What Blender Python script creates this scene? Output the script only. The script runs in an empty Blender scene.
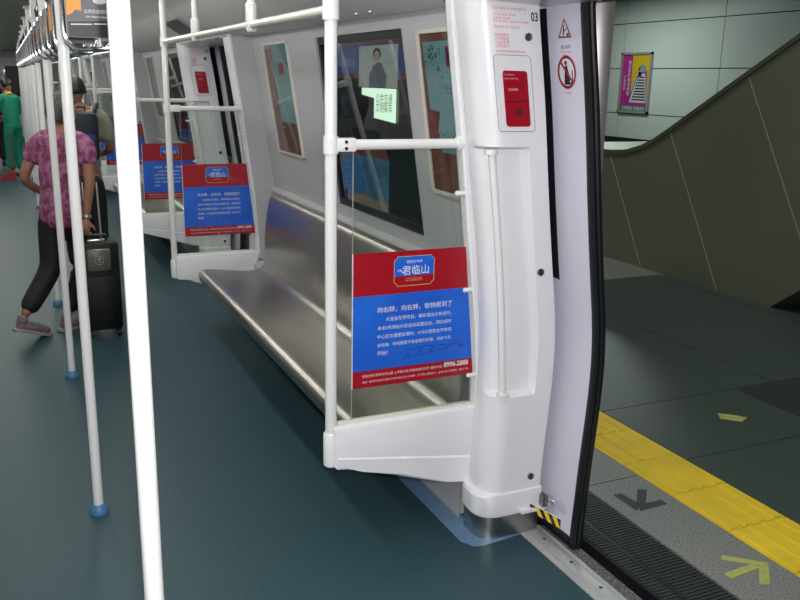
import bpy, bmesh, math, random
from mathutils import Vector, Matrix
random.seed(7)
S = bpy.context.scene
COL = S.collection
PI = math.pi

# ------------------------------------------------------------------ materials
MATS = {}
def mat(name, col, rough=0.5, metal=0.0, coat=0.0, spec=0.5, noise=None, bump=None, trans=0.0, emit=None, alpha=None, ior=1.45):
    if name in MATS: return MATS[name]
    m = bpy.data.materials.new(name); m.use_nodes = True
    nt = m.node_tree; b = nt.nodes['Principled BSDF']
    b.inputs['Base Color'].default_value = (*col, 1)
    b.inputs['Roughness'].default_value = rough
    b.inputs['Metallic'].default_value = metal
    b.inputs['Coat Weight'].default_value = coat
    b.inputs['Specular IOR Level'].default_value = spec
    b.inputs['Transmission Weight'].default_value = trans
    b.inputs['IOR'].default_value = ior
    if alpha is not None: b.inputs['Alpha'].default_value = alpha
    if emit:
        b.inputs['Emission Color'].default_value = (*emit[0], 1)
        b.inputs['Emission Strength'].default_value = emit[1]
    tc = nt.nodes.new('ShaderNodeTexCoord')
    if noise:                                   # (scale tuple, detail, colour 2, contrast lo, hi)
        sc, det, c2, lo, hi = noise
        mp = nt.nodes.new('ShaderNodeMapping'); mp.inputs['Scale'].default_value = sc
        n = nt.nodes.new('ShaderNodeTexNoise'); n.inputs['Scale'].default_value = 1.0; n.inputs['Detail'].default_value = det
        r = nt.nodes.new('ShaderNodeValToRGB')
        r.color_ramp.elements[0].position = lo; r.color_ramp.elements[1].position = hi
        r.color_ramp.elements[0].color = (*col, 1); r.color_ramp.elements[1].color = (*c2, 1)
        nt.links.new(tc.outputs['Object'], mp.inputs[0]); nt.links.new(mp.outputs[0], n.inputs['Vector'])
        nt.links.new(n.outputs['Fac'], r.inputs[0]); nt.links.new(r.outputs[0], b.inputs['Base Color'])
    if bump:                                    # (scale tuple, strength, distance)
        mp2 = nt.nodes.new('ShaderNodeMapping'); mp2.inputs['Scale'].default_value = bump[0]
        n2 = nt.nodes.new('ShaderNodeTexNoise'); n2.inputs['Scale'].default_value = 1.0; n2.inputs['Detail'].default_value = 3
        bp = nt.nodes.new('ShaderNodeBump'); bp.inputs['Strength'].default_value = bump[1]; bp.inputs['Distance'].default_value = bump[2]
        nt.links.new(tc.outputs['Object'], mp2.inputs[0]); nt.links.new(mp2.outputs[0], n2.inputs['Vector'])
        nt.links.new(n2.outputs['Fac'], bp.inputs['Height']); nt.links.new(bp.outputs[0], b.inputs['Normal'])
    MATS[name] = m
    return m

white  = mat('white_paint', (.74,.74,.77), .32, coat=.25, bump=((6,6,6), .02, .01))
polew  = mat('white_pole_enamel', (.74,.74,.74), .22, coat=.5)
grp    = mat('white_moulded_panel', (.74,.74,.77), .38, coat=.15, bump=((9,9,9), .03, .01))
wallm  = mat('pale_wall_laminate', (.44,.44,.46), .45, bump=((120,120,120), .05, .002))
cream  = mat('cream_rail_enamel', (.62,.61,.54), .3, coat=.3)
leafm  = mat('lilac_white_door', (.62,.61,.70), .4, coat=.1, noise=((3,3,2), 2, (.60,.585,.68), .35, .7))
ceilm  = mat('grey_ceiling_panel', (.78,.78,.75), .5, noise=((2,1,2), 2, (.72,.72,.69), .3, .7))
darkc  = mat('olive_grille', (.22,.25,.20), .55)
ventm  = mat('dark_vent_glass', (.06,.075,.05), .3)
floorm = mat('teal_vinyl', (.019,.048,.060), .42, spec=.22, noise=((140,140,140), 4, (.034,.073,.087), .42, .62), bump=((60,60,60), .04, .002))
stripm = mat('light_blue_vinyl', (.13,.23,.36), .4, noise=((60,60,60), 3, (.11,.20,.32), .4, .6))
steel  = mat('brushed_steel', (.50,.49,.47), .30, metal=1, bump=((4,260,4), .05, .001))
benchm = mat('brushed_bench_steel', (.42,.40,.365), .34, metal=1, bump=((3,3,200), .04, .001), noise=((3,2,3), 3, (.39,.375,.35), .35, .65))
postst = mat('brushed_post_steel', (.40,.375,.36), .36, metal=.85, bump=((200,200,3), .06, .001))
sillm  = mat('aluminium_sill', (.50,.50,.50), .38, metal=.4, noise=((30,3,30), 3, (.43,.43,.43), .4, .6))
granul = mat('grit_strip', (.05,.045,.05), .8, noise=((160,160,160), 3, (.16,.15,.16), .45, .62))
rubber = mat('black_rubber', (.008,.009,.012), .35)
black  = mat('black_plastic', (.012,.012,.013), .45)
chrome = mat('chrome', (.85,.85,.90), .14, metal=1)
screwm = mat('screw_metal', (.25,.25,.25), .25, metal=1)
red    = mat('poster_red', (.33,.004,.014), .38, coat=.2)
blue   = mat('poster_blue', (.012,.10,.56), .38, coat=.2, noise=((5,5,5), 1, (.015,.14,.66), .35, .7))
ink_w  = mat('ink_white', (.62,.62,.68), .5)
ink_y  = mat('ink_gold', (.62,.45,.18), .5)
ink_k  = mat('ink_black', (.015,.015,.02), .5)
ink_r  = mat('ink_red', (.62,.13,.14), .5)
ink_n  = mat('ink_navy', (.008,.03,.20), .5)
redpl  = mat('red_plastic', (.32,.006,.018), .28, coat=.3)
orange = mat('card_orange', (.75,.28,.03), .45)
cardg  = mat('card_grey', (.10,.10,.12), .45)
bluer  = mat('blue_foot_rubber', (.05,.16,.32), .45)
yellow = mat('tactile_yellow', (.78,.52,.015), .55, noise=((6,6,6), 4, (.66,.44,.015), .35, .7))
hazy   = mat('hazard_yellow', (.72,.50,.02), .45)
granL  = mat('light_granite', (.24,.24,.23), .45, noise=((150,150,150), 5, (.12,.12,.12), .42, .6))
granD  = mat('dark_granite', (.034,.046,.042), .42, noise=((110,110,110), 5, (.054,.069,.063), .4, .62))
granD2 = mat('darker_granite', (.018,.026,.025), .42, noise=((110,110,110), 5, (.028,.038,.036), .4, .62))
granB  = mat('beige_granite', (.19,.185,.165), .4, noise=((90,90,90), 5, (.15,.147,.13), .4, .62))
joint  = mat('dark_joint', (.012,.014,.014), .7)
gratem = mat('ribbed_metal', (.060,.066,.060), .38, metal=.6)
escm   = mat('olive_bronze_cladding', (.24,.235,.165), .36, metal=.45, noise=((.8,.5,.6), 2, (.18,.195,.145), .35, .7))
seamm  = mat('pale_seam', (.29,.30,.24), .5)
stwall = mat('station_wall_enamel', (.64,.71,.67), .35, noise=((.5,.3,.4), 2, (.56,.63,.60), .3, .7))
stdark = mat('station_dark', (.05,.055,.05), .7)
tapem  = mat('yellow_green_tape', (.42,.42,.10), .6, noise=((40,40,40), 3, (.33,.33,.09), .35, .65))
tapeg  = mat('grey_tape', (.035,.04,.04), .6)
magenta= mat('ad_magenta', (.45,.03,.26), .45)
adyel  = mat('ad_yellow', (.65,.45,.02), .45)
adgreen= mat('ad_green', (.02,.20,.09), .45)
adteal = mat('ad_teal', (.20,.36,.41), .45, noise=((7,7,7), 2, (.15,.30,.36), .35, .7))
adbrown= mat('ad_brown_red', (.15,.045,.035), .45, noise=((9,9,9), 3, (.24,.09,.065), .35, .7))
adnavy = mat('ad_navy', (.012,.018,.11), .45)
adskin = mat('ad_grey_figure', (.30,.27,.26), .5, noise=((8,8,8), 3, (.16,.15,.17), .35, .65))
adleaf = mat('ad_leaf', (.03,.07,.03), .5)
sheetrefl  = mat('reflection_bright_sheet', (.7,.8,.7), .5, emit=((.78,.95,.78), 1.25))  # glow stands in for a bright reflection in the window, not a lamp
frame_al = mat('aluminium_frame', (.36,.37,.36), .4, metal=.2)

def glass_mat(name, tint, rough=0.0, ior=1.45):
    m = bpy.data.materials.new(name); m.use_nodes = True; nt = m.node_tree
    for n in list(nt.nodes): nt.nodes.remove(n)
    o = nt.nodes.new('ShaderNodeOutputMaterial'); t = nt.nodes.new('ShaderNodeBsdfTransparent')
    g = nt.nodes.new('ShaderNodeBsdfGlossy'); mx = nt.nodes.new('ShaderNodeMixShader'); fr = nt.nodes.new('ShaderNodeFresnel')
    fr.inputs['IOR'].default_value = ior
    t.inputs[0].default_value = (*tint, 1); g.inputs['Roughness'].default_value = rough; g.inputs[0].default_value = (.95,.95,.95,1)
    geo = nt.nodes.new('ShaderNodeNewGeometry'); sb = nt.nodes.new('ShaderNodeMath'); sb.operation = 'SUBTRACT'; sb.inputs[0].default_value = 1.0
    ml = nt.nodes.new('ShaderNodeMath'); ml.operation = 'MULTIPLY'
    nt.links.new(geo.outputs['Backfacing'], sb.inputs[1]); nt.links.new(fr.outputs[0], ml.inputs[0]); nt.links.new(sb.outputs[0], ml.inputs[1])
    nt.links.new(ml.outputs[0], mx.inputs[0]); nt.links.new(t.outputs[0], mx.inputs[1]); nt.links.new(g.outputs[0], mx.inputs[2])
    nt.links.new(mx.outputs[0], o.inputs[0]); MATS[name] = m
    return m
_nt = postst.node_tree; _b = _nt.nodes['Principled BSDF']; _b.inputs['Anisotropic'].default_value = .9
_tg = _nt.nodes.new('ShaderNodeTangent'); _tg.direction_type = 'RADIAL'; _tg.axis = 'Z'; _nt.links.new(_tg.outputs[0], _b.inputs['Tangent'])
glass  = glass_mat('clear_partition_glass', (.90,.92,.90))
winglass = glass_mat('tinted_window_glass', (.78,.84,.80), ior=1.6)
glassedge = mat('green_glass_edge', (.33,.36,.31), .2)

# ------------------------------------------------------------------ mesh builder
def lerp_prof(tab, z):
    if z <= tab[0][0]: return tab[0][1]
    for (a, b), (c, d) in zip(tab, tab[1:]):
        if z <= c: return b + (d-b)*(z-a)/(c-a)
    return tab[-1][1]

def smooth_prof(tab, w=.07):
    z0, z1 = tab[0][0], tab[-1][0]
    return [(z, sum(lerp_prof(tab, min(max(z+d*w/3, z0), z1)) for d in (-3,-2,-1,0,1,2,3))/7) for z in [z0+(z1-z0)*i/60 for i in range(61)]]

class MB:
    def __init__(s): s.v = []; s.f = []; s.m = []; s.mats = []; s.cur = 0
    def use(s, m):
        if m not in s.mats: s.mats.append(m)
        s.cur = s.mats.index(m); return s
    def add(s, vs, fs):
        o = len(s.v); s.v += [tuple(v) for v in vs]
        for f in fs: s.f.append(tuple(i+o for i in f)); s.m.append(s.cur)
        return s
    def box(s, x0, x1, y0, y1, z0, z1, bev=0.0):
        if bev <= 0:
            vs = [(x,y,z) for x in (x0,x1) for y in (y0,y1) for z in (z0,z1)]
            return s.add(vs, [(0,1,3,2),(4,6,7,5),(0,4,5,1),(2,3,7,6),(0,2,6,4),(1,5,7,3)])
        bm = bmesh.new(); bmesh.ops.create_cube(bm, size=1)
        for v in bm.verts: v.co = Vector(((x0+x1)/2+v.co.x*(x1-x0), (y0+y1)/2+v.co.y*(y1-y0), (z0+z1)/2+v.co.z*(z1-z0)))
        bmesh.ops.bevel(bm, geom=bm.edges[:], offset=bev, segments=2, profile=.5, affect='EDGES')
        return s.bm(bm)
    def bm(s, bm, M=None):
        bm.verts.index_update()
        vs = [(M @ v.co if M else v.co)[:] for v in bm.verts]; fs = [[v.index for v in f.verts] for f in bm.faces]
        bm.free(); return s.add(vs, fs)
    def loft(s, rings, closed=True, caps=True):
        n = len(rings[0]); vs = [p for r in rings for p in r]; fs = []
        for i in range(len(rings)-1):
            for j in range(n if closed else n-1):
                a = i*n+j; b = i*n+(j+1)%n; fs.append((a, b, b+n, a+n))
        if caps and closed: fs.append(tuple(range(n))[::-1]); fs.append(tuple((len(rings)-1)*n+j for j in range(n)))
        return s.add(vs, fs)
    def prism(s, pts, d0, d1, axis='y'):
        """pts: polygon in the plane perpendicular to axis; extruded d0..d1."""
        def P(a, b, d): return {'y': (a,d,b), 'x': (d,a,b), 'z': (a,b,d)}[axis]
        return s.loft([[P(a,b,d0) for a,b in pts], [P(a,b,d1) for a,b in pts]])
    def tube(s, path, r, seg=14, caps=True):
        path = [Vector(p) for p in path]; rings = []
        rs = r if isinstance(r, (list,tuple)) else [r]*len(path)
        up = None
        for i, p in enumerate(path):
            t = (path[min(i+1,len(path)-1)] - path[max(i-1,0)]).normalized()
            if up is None:
                up = Vector((0,0,1)) if abs(t.z) < .9 else Vector((0,1,0))
            u = t.cross(up).normalized(); w = u.cross(t).normalized(); up = w
            rings.append([tuple(p + (u*math.cos(2*PI*k/seg) + w*math.sin(2*PI*k/seg))*rs[i]) for k in range(seg)])
        return s.loft(rings, caps=caps)
    def ball(s, c, r, sc=(1,1,1), seg=12, rings=8):
        bm = bmesh.new(); bmesh.ops.create_uvsphere(bm, u_segments=seg, v_segments=rings, radius=r)
        return s.bm(bm, Matrix.Translation(c) @ Matrix.Diagonal((*sc,1)))
    def build(s, name, m=None, parent=None, smooth=35):
        me = bpy.data.meshes.new(name); me.from_pydata(s.v, [], s.f)
        for x in ([m] if m else s.mats): me.materials.append(x)
        if not m: me.polygons.foreach_set('material_index', s.m)
        bm = bmesh.new(); bm.from_mesh(me); bmesh.ops.recalc_face_normals(bm, faces=bm.faces); bm.to_mesh(me); bm.free()
        if smooth: me.shade_smooth(); me.set_sharp_from_angle(angle=math.radians(smooth))
        me.update(); o = bpy.data.objects.new(name, me); COL.objects.link(o)
        if parent:
            o.parent = parent
            q = parent; off = Vector((0,0,0))
            while q: off += q.location; q = q.parent
            me.transform(Matrix.Translation(-off))
        return o

def tag(o, label=None, cat=None, group=None, kind=None):
    if label: o['label'] = label
    if cat: o['category'] = cat
    if group: o['group'] = group
    if kind: o['kind'] = kind
    return o
def thing(name, loc, label, cat, group=None):
    o = bpy.data.objects.new(name, None); o.empty_display_size = .1; COL.objects.link(o); o.location = loc
    return tag(o, label, cat, group)
def copy_tree(o, loc=None, parent=None, label=None):
    c = o.copy(); COL.objects.link(c); c.parent = parent
    if loc is not None: c.location = loc
    if label: c['label'] = label
    for ch in [x for x in bpy.data.objects if x.parent == o]: copy_tree(ch, None, c)
    return c

# ------------------------------------------------------------------ lettering
_tc = {}
def text2d(body, bold=0.0):
    k = (body, bold)
    if k in _tc: return _tc[k]
    c = bpy.data.curves.new('t', 'FONT'); c.body = body; c.resolution_u = 2; c.offset = bold
    o = bpy.data.objects.new('t', c); COL.objects.link(o); bpy.context.view_layer.update()
    me = bpy.data.meshes.new_from_object(o.evaluated_get(bpy.context.evaluated_depsgraph_get()))
    vs = [(v.co.x, v.co.y) for v in me.vertices]; fs = [tuple(p.vertices) for p in me.polygons]
    bpy.data.objects.remove(o); bpy.data.curves.remove(c); bpy.data.meshes.remove(me)
    if vs:
        x0 = min(v[0] for v in vs); x1 = max(v[0] for v in vs); y0 = min(v[1] for v in vs); y1 = max(v[1] for v in vs)
        vs = [((x-x0)/(x1-x0), (y-(y0+y1)/2)/(x1-x0)) for x, y in vs]
    _tc[k] = (vs, fs); return _tc[k]
def put_text(mb, body, u0, u1, vc, fn, bold=0.0, vscale=1.0):
    """width u0..u1, centre height vc, fn(u,v)->3D point"""
    vs, fs = text2d(body, bold); w = u1-u0
    mb.add([fn(u0+x*w, vc+y*w*vscale) for x, y in vs], fs)
def put_poly(mb, pts, fn): mb.add([fn(*p) for p in pts], [tuple(range(len(pts)))])
def put_line(mb, pts, w, fn, close=False):
    P = list(pts) + ([pts[0]] if close else [])
    for (a,b),(c,d) in zip(P, P[1:]):
        L = math.hypot(c-a, d-b) or 1; nx, ny = -(d-b)/L*w/2, (c-a)/L*w/2
        ex, ey = (c-a)/L*w*.4, (d-b)/L*w*.4
        put_poly(mb, [(a+nx-ex,b+ny-ey),(a-nx-ex,b-ny-ey),(c-nx+ex,d-ny+ey),(c+nx+ex,d+ny+ey)], fn)

# ------------------------------------------------------------------ camera
fpx = 838.0
Yc = Vector((5-400, 72-300, fpx)).normalized()
Dn = Vector((331-400, 3500-300, fpx)).normalized()
Zc = -(Dn - Dn.dot(Yc)*Yc); Zc.normalize(); Xc = Yc.cross(Zc)
R = Matrix((Xc, Yc, Zc))              # world = R @ (right, down, forward)
r_ = Vector(R @ Vector((1,0,0))); u_ = Vector(R @ Vector((0,-1,0))); b_ = Vector(R @ Vector((0,0,-1)))
camd = bpy.data.cameras.new('camera'); cam = bpy.data.objects.new('camera', camd); COL.objects.link(cam)
Mx = Matrix((r_, u_, b_)).transposed().to_4x4(); Mx.translation = (0,0,1.6)
cam.matrix_world = Mx; camd.sensor_width = 36; camd.lens = fpx*36/800; camd.clip_start = .02; camd.clip_end = 200
S.camera = cam

# ------------------------------------------------------------------ profiles of the car body  (x as a function of z)
PO = [(0,1.646),(.14,1.654),(.32,1.662),(.47,1.673),(.60,1.680),(.73,1.680),(.86,1.667),(.985,1.647),(1.21,1.616),(1.39,1.594),(1.55,1.574),(1.70,1.550),(1.836,1.529),(1.86,1.525)]
PIn= [(0,1.425),(.1,1.425),(.2,1.422),(.52,1.436),(.73,1.441),(1.04,1.412),(1.42,1.357),(1.86,1.290)]
PT = [(0,1.452),(.145,1.452),(.55,1.458),(.75,1.445),(1.0,1.411),(1.4,1.362),(1.86,1.296)]
PW = [(0,1.42),(.38,1.42),(.42,1.56),(.86,1.585),(.95,1.57),(1.40,1.50),(1.8,1.44),(1.86,1.43)]
PO = smooth_prof(PO); PIn = smooth_prof(PIn); PT = smooth_prof(PT)
def XO(z): return lerp_prof(PO, z)
def XI(z): return lerp_prof(PIn, z)
def XT(z): return lerp_prof(PT, z)
def XW(z): return lerp_prof(PW, z)
def XL(z): return XO(z) + .045           # inner face of a door leaf
PER = 4.8; NB = 4
YEND = 24.0

# ------------------------------------------------------------------ floor of the car
MB().box(-1.3, 1.575, -1.2, YEND, -.05, 0).build('floor', floorm); tag(bpy.data.objects['floor'], 'dark teal speckled vinyl floor of the train car', kind='structure')
# doorway sill
def sill(n, y0, y1):
    mb = MB(); mb.use(sillm).box(1.575, 1.672, y0, y1, -.05, .003)
    mb.use(sillm).box(1.60, 1.655, y0+.02, y1-.04, .003, .006, .001)
    mb.use(granul).box(1.672, 1.725, y0, y1, -.05, -.004)
    y = y1-.10
    mb.use(screwm)
    while y > y0+.05:
        mb.tube([(1.63,y,.005),(1.63,y,.0085)], .006, 10); y -= .163
    tag(mb.build('trim_%d' % n), 'aluminium doorway sill with countersunk screws', kind='structure')
for k in range(NB): sill(k+2, max(5.66+PER*(k-1), -.9), 2.34+PER*k)
# light blue coving strip at the wall foot and around the pillars
for k in range(NB):
    y0 = 2.32+PER*k; y1 = 5.68+PER*k
    mb = MB()
    o = [(1.345,y1+.02),(1.345,y0+.03),(1.375,y0-.018),(1.41,y0-.027),(1.60,y0-.005),(1.60,y0+.02),(1.42,y0+.02),(1.44,y0+.2),(1.44,y1-.2),(1.42,y1-.02),(1.60,y1-.02),(1.60,y1+.005),(1.41,y1+.035),(1.375,y1+.028)]
    mb.prism(o, 0.0, .002, 'z')
    tag(mb.build('trim_%d' % (10+k), stripm), 'light blue vinyl strip at the foot of the wall', kind='structure')

# ------------------------------------------------------------------ right wall, one panel run per bay, with a window hole
WY0, WY1, WZ0, WZ1 = 3.165, 4.22, .955, 1.80
def wall_bay(k, mirror=False):
    off = PER*k
    ys = [2.50, 2.9, WY0, (WY0+WY1)/2, WY1, 4.7, 5.50]
    zs = [.0,.2,.38,.42,.60,.86,.90,WZ0,1.1,1.25,1.40,1.6,WZ1,1.86]
    def f(z): return XW(z)
    def X(x): return .34-x if mirror else x
    mb = MB().use(wallm)
    for t in (0, .05):
        vs = []; idx = {}
        for i, y in enumerate(ys):
            for j, z in enumerate(zs): idx[i,j] = len(vs); vs.append((X(f(z)+t), y+off, z))
        fs = []
        for i in range(len(ys)-1):
            for j in range(len(zs)-1):
                if WY0 <= ys[i] < WY1 and WZ0 <= zs[j] < WZ1: continue
                fs.append((idx[i,j], idx[i+1,j], idx[i+1,j+1], idx[i,j+1]))
        mb.add(vs, fs)
    # reveals
    for (ya, za, yb, zb) in ((WY0,WZ0,WY1,WZ0),(WY0,WZ1,WY1,WZ1),(WY0,WZ0,WY0,WZ1),(WY1,WZ0,WY1,WZ1)):
        mb.add([(X(f(za)),ya+off,za),(X(f(zb)),yb+off,zb),(X(f(zb)+.05),yb+off,zb),(X(f(za)+.05),ya+off,za)], [(0,1,2,3)])
    # ledge below the window
    if not mirror:
        mb.use(wallm).prism([(1.548,.872),(1.550,.884),(1.562,.893),(1.60,.905),(1.60,.87)], 2.55+off, 5.46+off, 'y')
        mb.use(wallm)
    return mb
def window(k, mirror=False, n=1):
    off = PER*k
    def X(x): return .34-x if mirror else x
    fr = MB(); w = .035
    def quadring(y0,y1,z0,z1,y2,y3,z2,z3,d):
        a = [(y0,z0),(y1,z0),(y1,z1),(y0,z1)]; b = [(y2,z2),(y3,z2),(y3,z3),(y2,z3)]
        A = [(X(XW(z)+d), y+off, z) for y,z in a]; B = [(X(XW(z)+d), y+off, z) for y,z in b]
        A2 = [(X(XW(z)+d+.02), y+off, z) for y,z in a]; B2 = [(X(XW(z)+d+.02), y+off, z) for y,z in b]
        for i in range(4):
            j = (i+1)%4; fr.add([A[i],A[j],B[j],B[i],A2[i],A2[j],B2[j],B2[i]], [(0,1,2,3),(4,7,6,5),(0,4,5,1),(3,2,6,7)])
    quadring(WY0,WY1,WZ0,WZ1, WY0+w,WY1-w,WZ0+w,WZ1-w, .012)
    o = fr.build('window_%d' % n, rubber, smooth=0)
    tag(o, 'black-gasketed side window of the train car', kind='structure')
    g = MB(); zs = [WZ0+.02, 1.18, 1.40, 1.6, WZ1-.02]
    g.loft([[(X(XW(z)+.024), y, z) for y in (WY0+off+.02, WY1+off-.02)] + [(X(XW(z)+.030), y, z) for y in (WY1+off-.02, WY0+off+.02)] for z in zs])
    g.build('pane', winglass, o, smooth=60)
mbR = MB(); mbL = MB()
def merge(dst, src):
    o = len(dst.v); dst.v += src.v
    mi = []
    for m in src.mats:
        if m not in dst.mats: dst.mats.append(m)
    for f, mm in zip(src.f, src.m): dst.f.append(tuple(i+o for i in f)); dst.m.append(dst.mats.index(src.mats[mm]))
for k in range(NB):
    merge(mbR, wall_bay(k)); window(k, n=k+1)
for k in range(-1, NB):
    merge(mbL, wall_bay(k, True)); window(k, True, n=NB+k+2)
# left side: plain closed fill between its bays
mbL.use(leafm)
for k in range(-1, NB+1):
    y0 = 5.5+PER*(k-1); y1 = 2.5+PER*k
    zs = [0,.4,.8,1.2,1.5,1.86]
    mbL.loft([[(.34-XO(z), max(y0,-1.2), z), (.34-XO(z), y1, z), (.30-XO(z), y1, z), (.30-XO(z), max(y0,-1.2), z)] for z in zs])
tag(mbR.build('wall_right', smooth=40), 'pale grey inner side wall of the car', kind='structure')
tag(mbL.build('wall_left', smooth=40), 'pale grey opposite side wall of the car', kind='structure')
# car ends
mb = MB().use(wallm)
mb.box(-1.3,-.35, YEND, YEND+.05, 0, 2.2).box(.7,1.65, YEND, YEND+.05, 0, 2.2).box(-.35,.7, YEND, YEND+.05, 1.95, 2.2)
tag(mb.build('wall_end'), 'grey bulkhead at the far end of the train', kind='structure')
d = MB().box(-.35,.70, YEND+.02, YEND+.05, 0, 1.95).build('door_9', leafm); tag(d, 'grey end door between cars', kind='structure')
MB().box(.0,.35, YEND+.01, YEND+.02, 1.0, 1.75).build('pane', rubber, d)
tag(MB().box(-1.3,.9, -1.25,-1.2, 0, 2.2).build('wall_back', wallm), 'grey bulkhead behind the viewer', kind='structure')

# ------------------------------------------------------------------ ceiling
cs = [(1.60,1.853),(1.43,1.855),(1.36,1.862),(1.10,2.03),(1.06,2.065),(.72,2.14),(.70,2.16),(.52,2.16),(.50,2.14),(.40,2.14)]
mb = MB().use(ceilm)
for sgn in (0, 1):
    P = [((.34-x) if sgn else x, z) for x, z in cs]
    mb.loft([[(x, y, z) for x, z in P] + [(x, y, z+.03) for x, z in reversed(P)] for y in (-1.2, YEND)])
mb.use(darkc).box(-.06,.40,-1.2,YEND,2.15,2.17)
for i in range(126):                     # cross ribs of the central grille
    y = -1.1+i*.2; mb.box(-.06,.40,y,y+.03,2.125,2.15)
tag(mb.build('ceiling', smooth=30), 'grey train ceiling with slatted central grille', kind='structure')
mb = MB().use(ceilm)
tag(MB().box(-.40,.74,-1.2,YEND,2.19,2.22).build('trim_30', darkc), 'dark roof void above the ceiling panels', kind='structure')
# strip lamps in the ceiling
lampm = mat('lamp_diffuser', (.8,.8,.8), .5, emit=((1.0,.99,.92), 3.2))
for i in range(10):
    for j, x in enumerate((.61, -.27)):
        y = -1.0+i*2.4
        t = thing('ceiling_light', (x, y+1.1, 2.16), 'long fluorescent strip lamp set in the train ceiling, %s row' % ('right' if j == 0 else 'left'), 'light', 'ceiling strip lamps')
        MB().box(x-.06,x+.06,y,y+2.2,2.112,2.158,.012).build('diffuser', lampm, t)
        MB().box(x-.085,x+.085,y-.01,y+2.21,2.158,2.170).build('tray', ceilm, t)
# door headers, and vent hatches on the sloping cove above the doors
for k in range(NB+1):
    y0 = 5.69+PER*(k-1); y1 = 2.31+PER*k
    mb = MB().use(white)
    pr = [(1.272,1.905),(1.272,1.870),(1.285,1.848),(1.33,1.838),(1.55,1.832),(1.57,1.842),(1.57,1.850),(1.385,1.852)]
    mb.prism(pr, max(y0,-1.15), y1, 'y')
    tag(mb.build('door_header', smooth=30), ['white boxed header over the open doorway beside the viewer','white boxed header over the second doorway along the car','white boxed header over the third doorway along the car','white boxed header over the fourth doorway along the car','white boxed header over the farthest doorway'][k], 'door header', 'door headers')
    if k >= 1:
        mb = MB()
        yy = (y0+y1)/2
        def cv(s, y, d=.006): return (1.36-.26*s-.4*d, y, 1.862+.168*s-d)
        for a, b, s0, s1 in ((yy-.1, yy+.62, .14, .92),):
            mb.use(ceilm).add([cv(s0,a),cv(s1,a),cv(s1,b),cv(s0,b)], [(0,1,2,3)])
            mb.use(ventm).add([cv(s0+.1,a+.06,.010),cv(s1-.1,a+.06,.010),cv(s1-.1,b-.06,.010),cv(s0+.1,b-.06,.010)], [(0,1,2,3)])
        tag(mb.build('ceiling_vent', smooth=0), ['dark green air vent in the sloping ceiling above the second doorway','dark air vent in the sloping ceiling above the third doorway','dark air vent in the sloping ceiling above the fourth doorway','dark air vent in the sloping ceiling above the farthest doorway'][k-1], 'vent', 'sloping ceiling vents')

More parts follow.
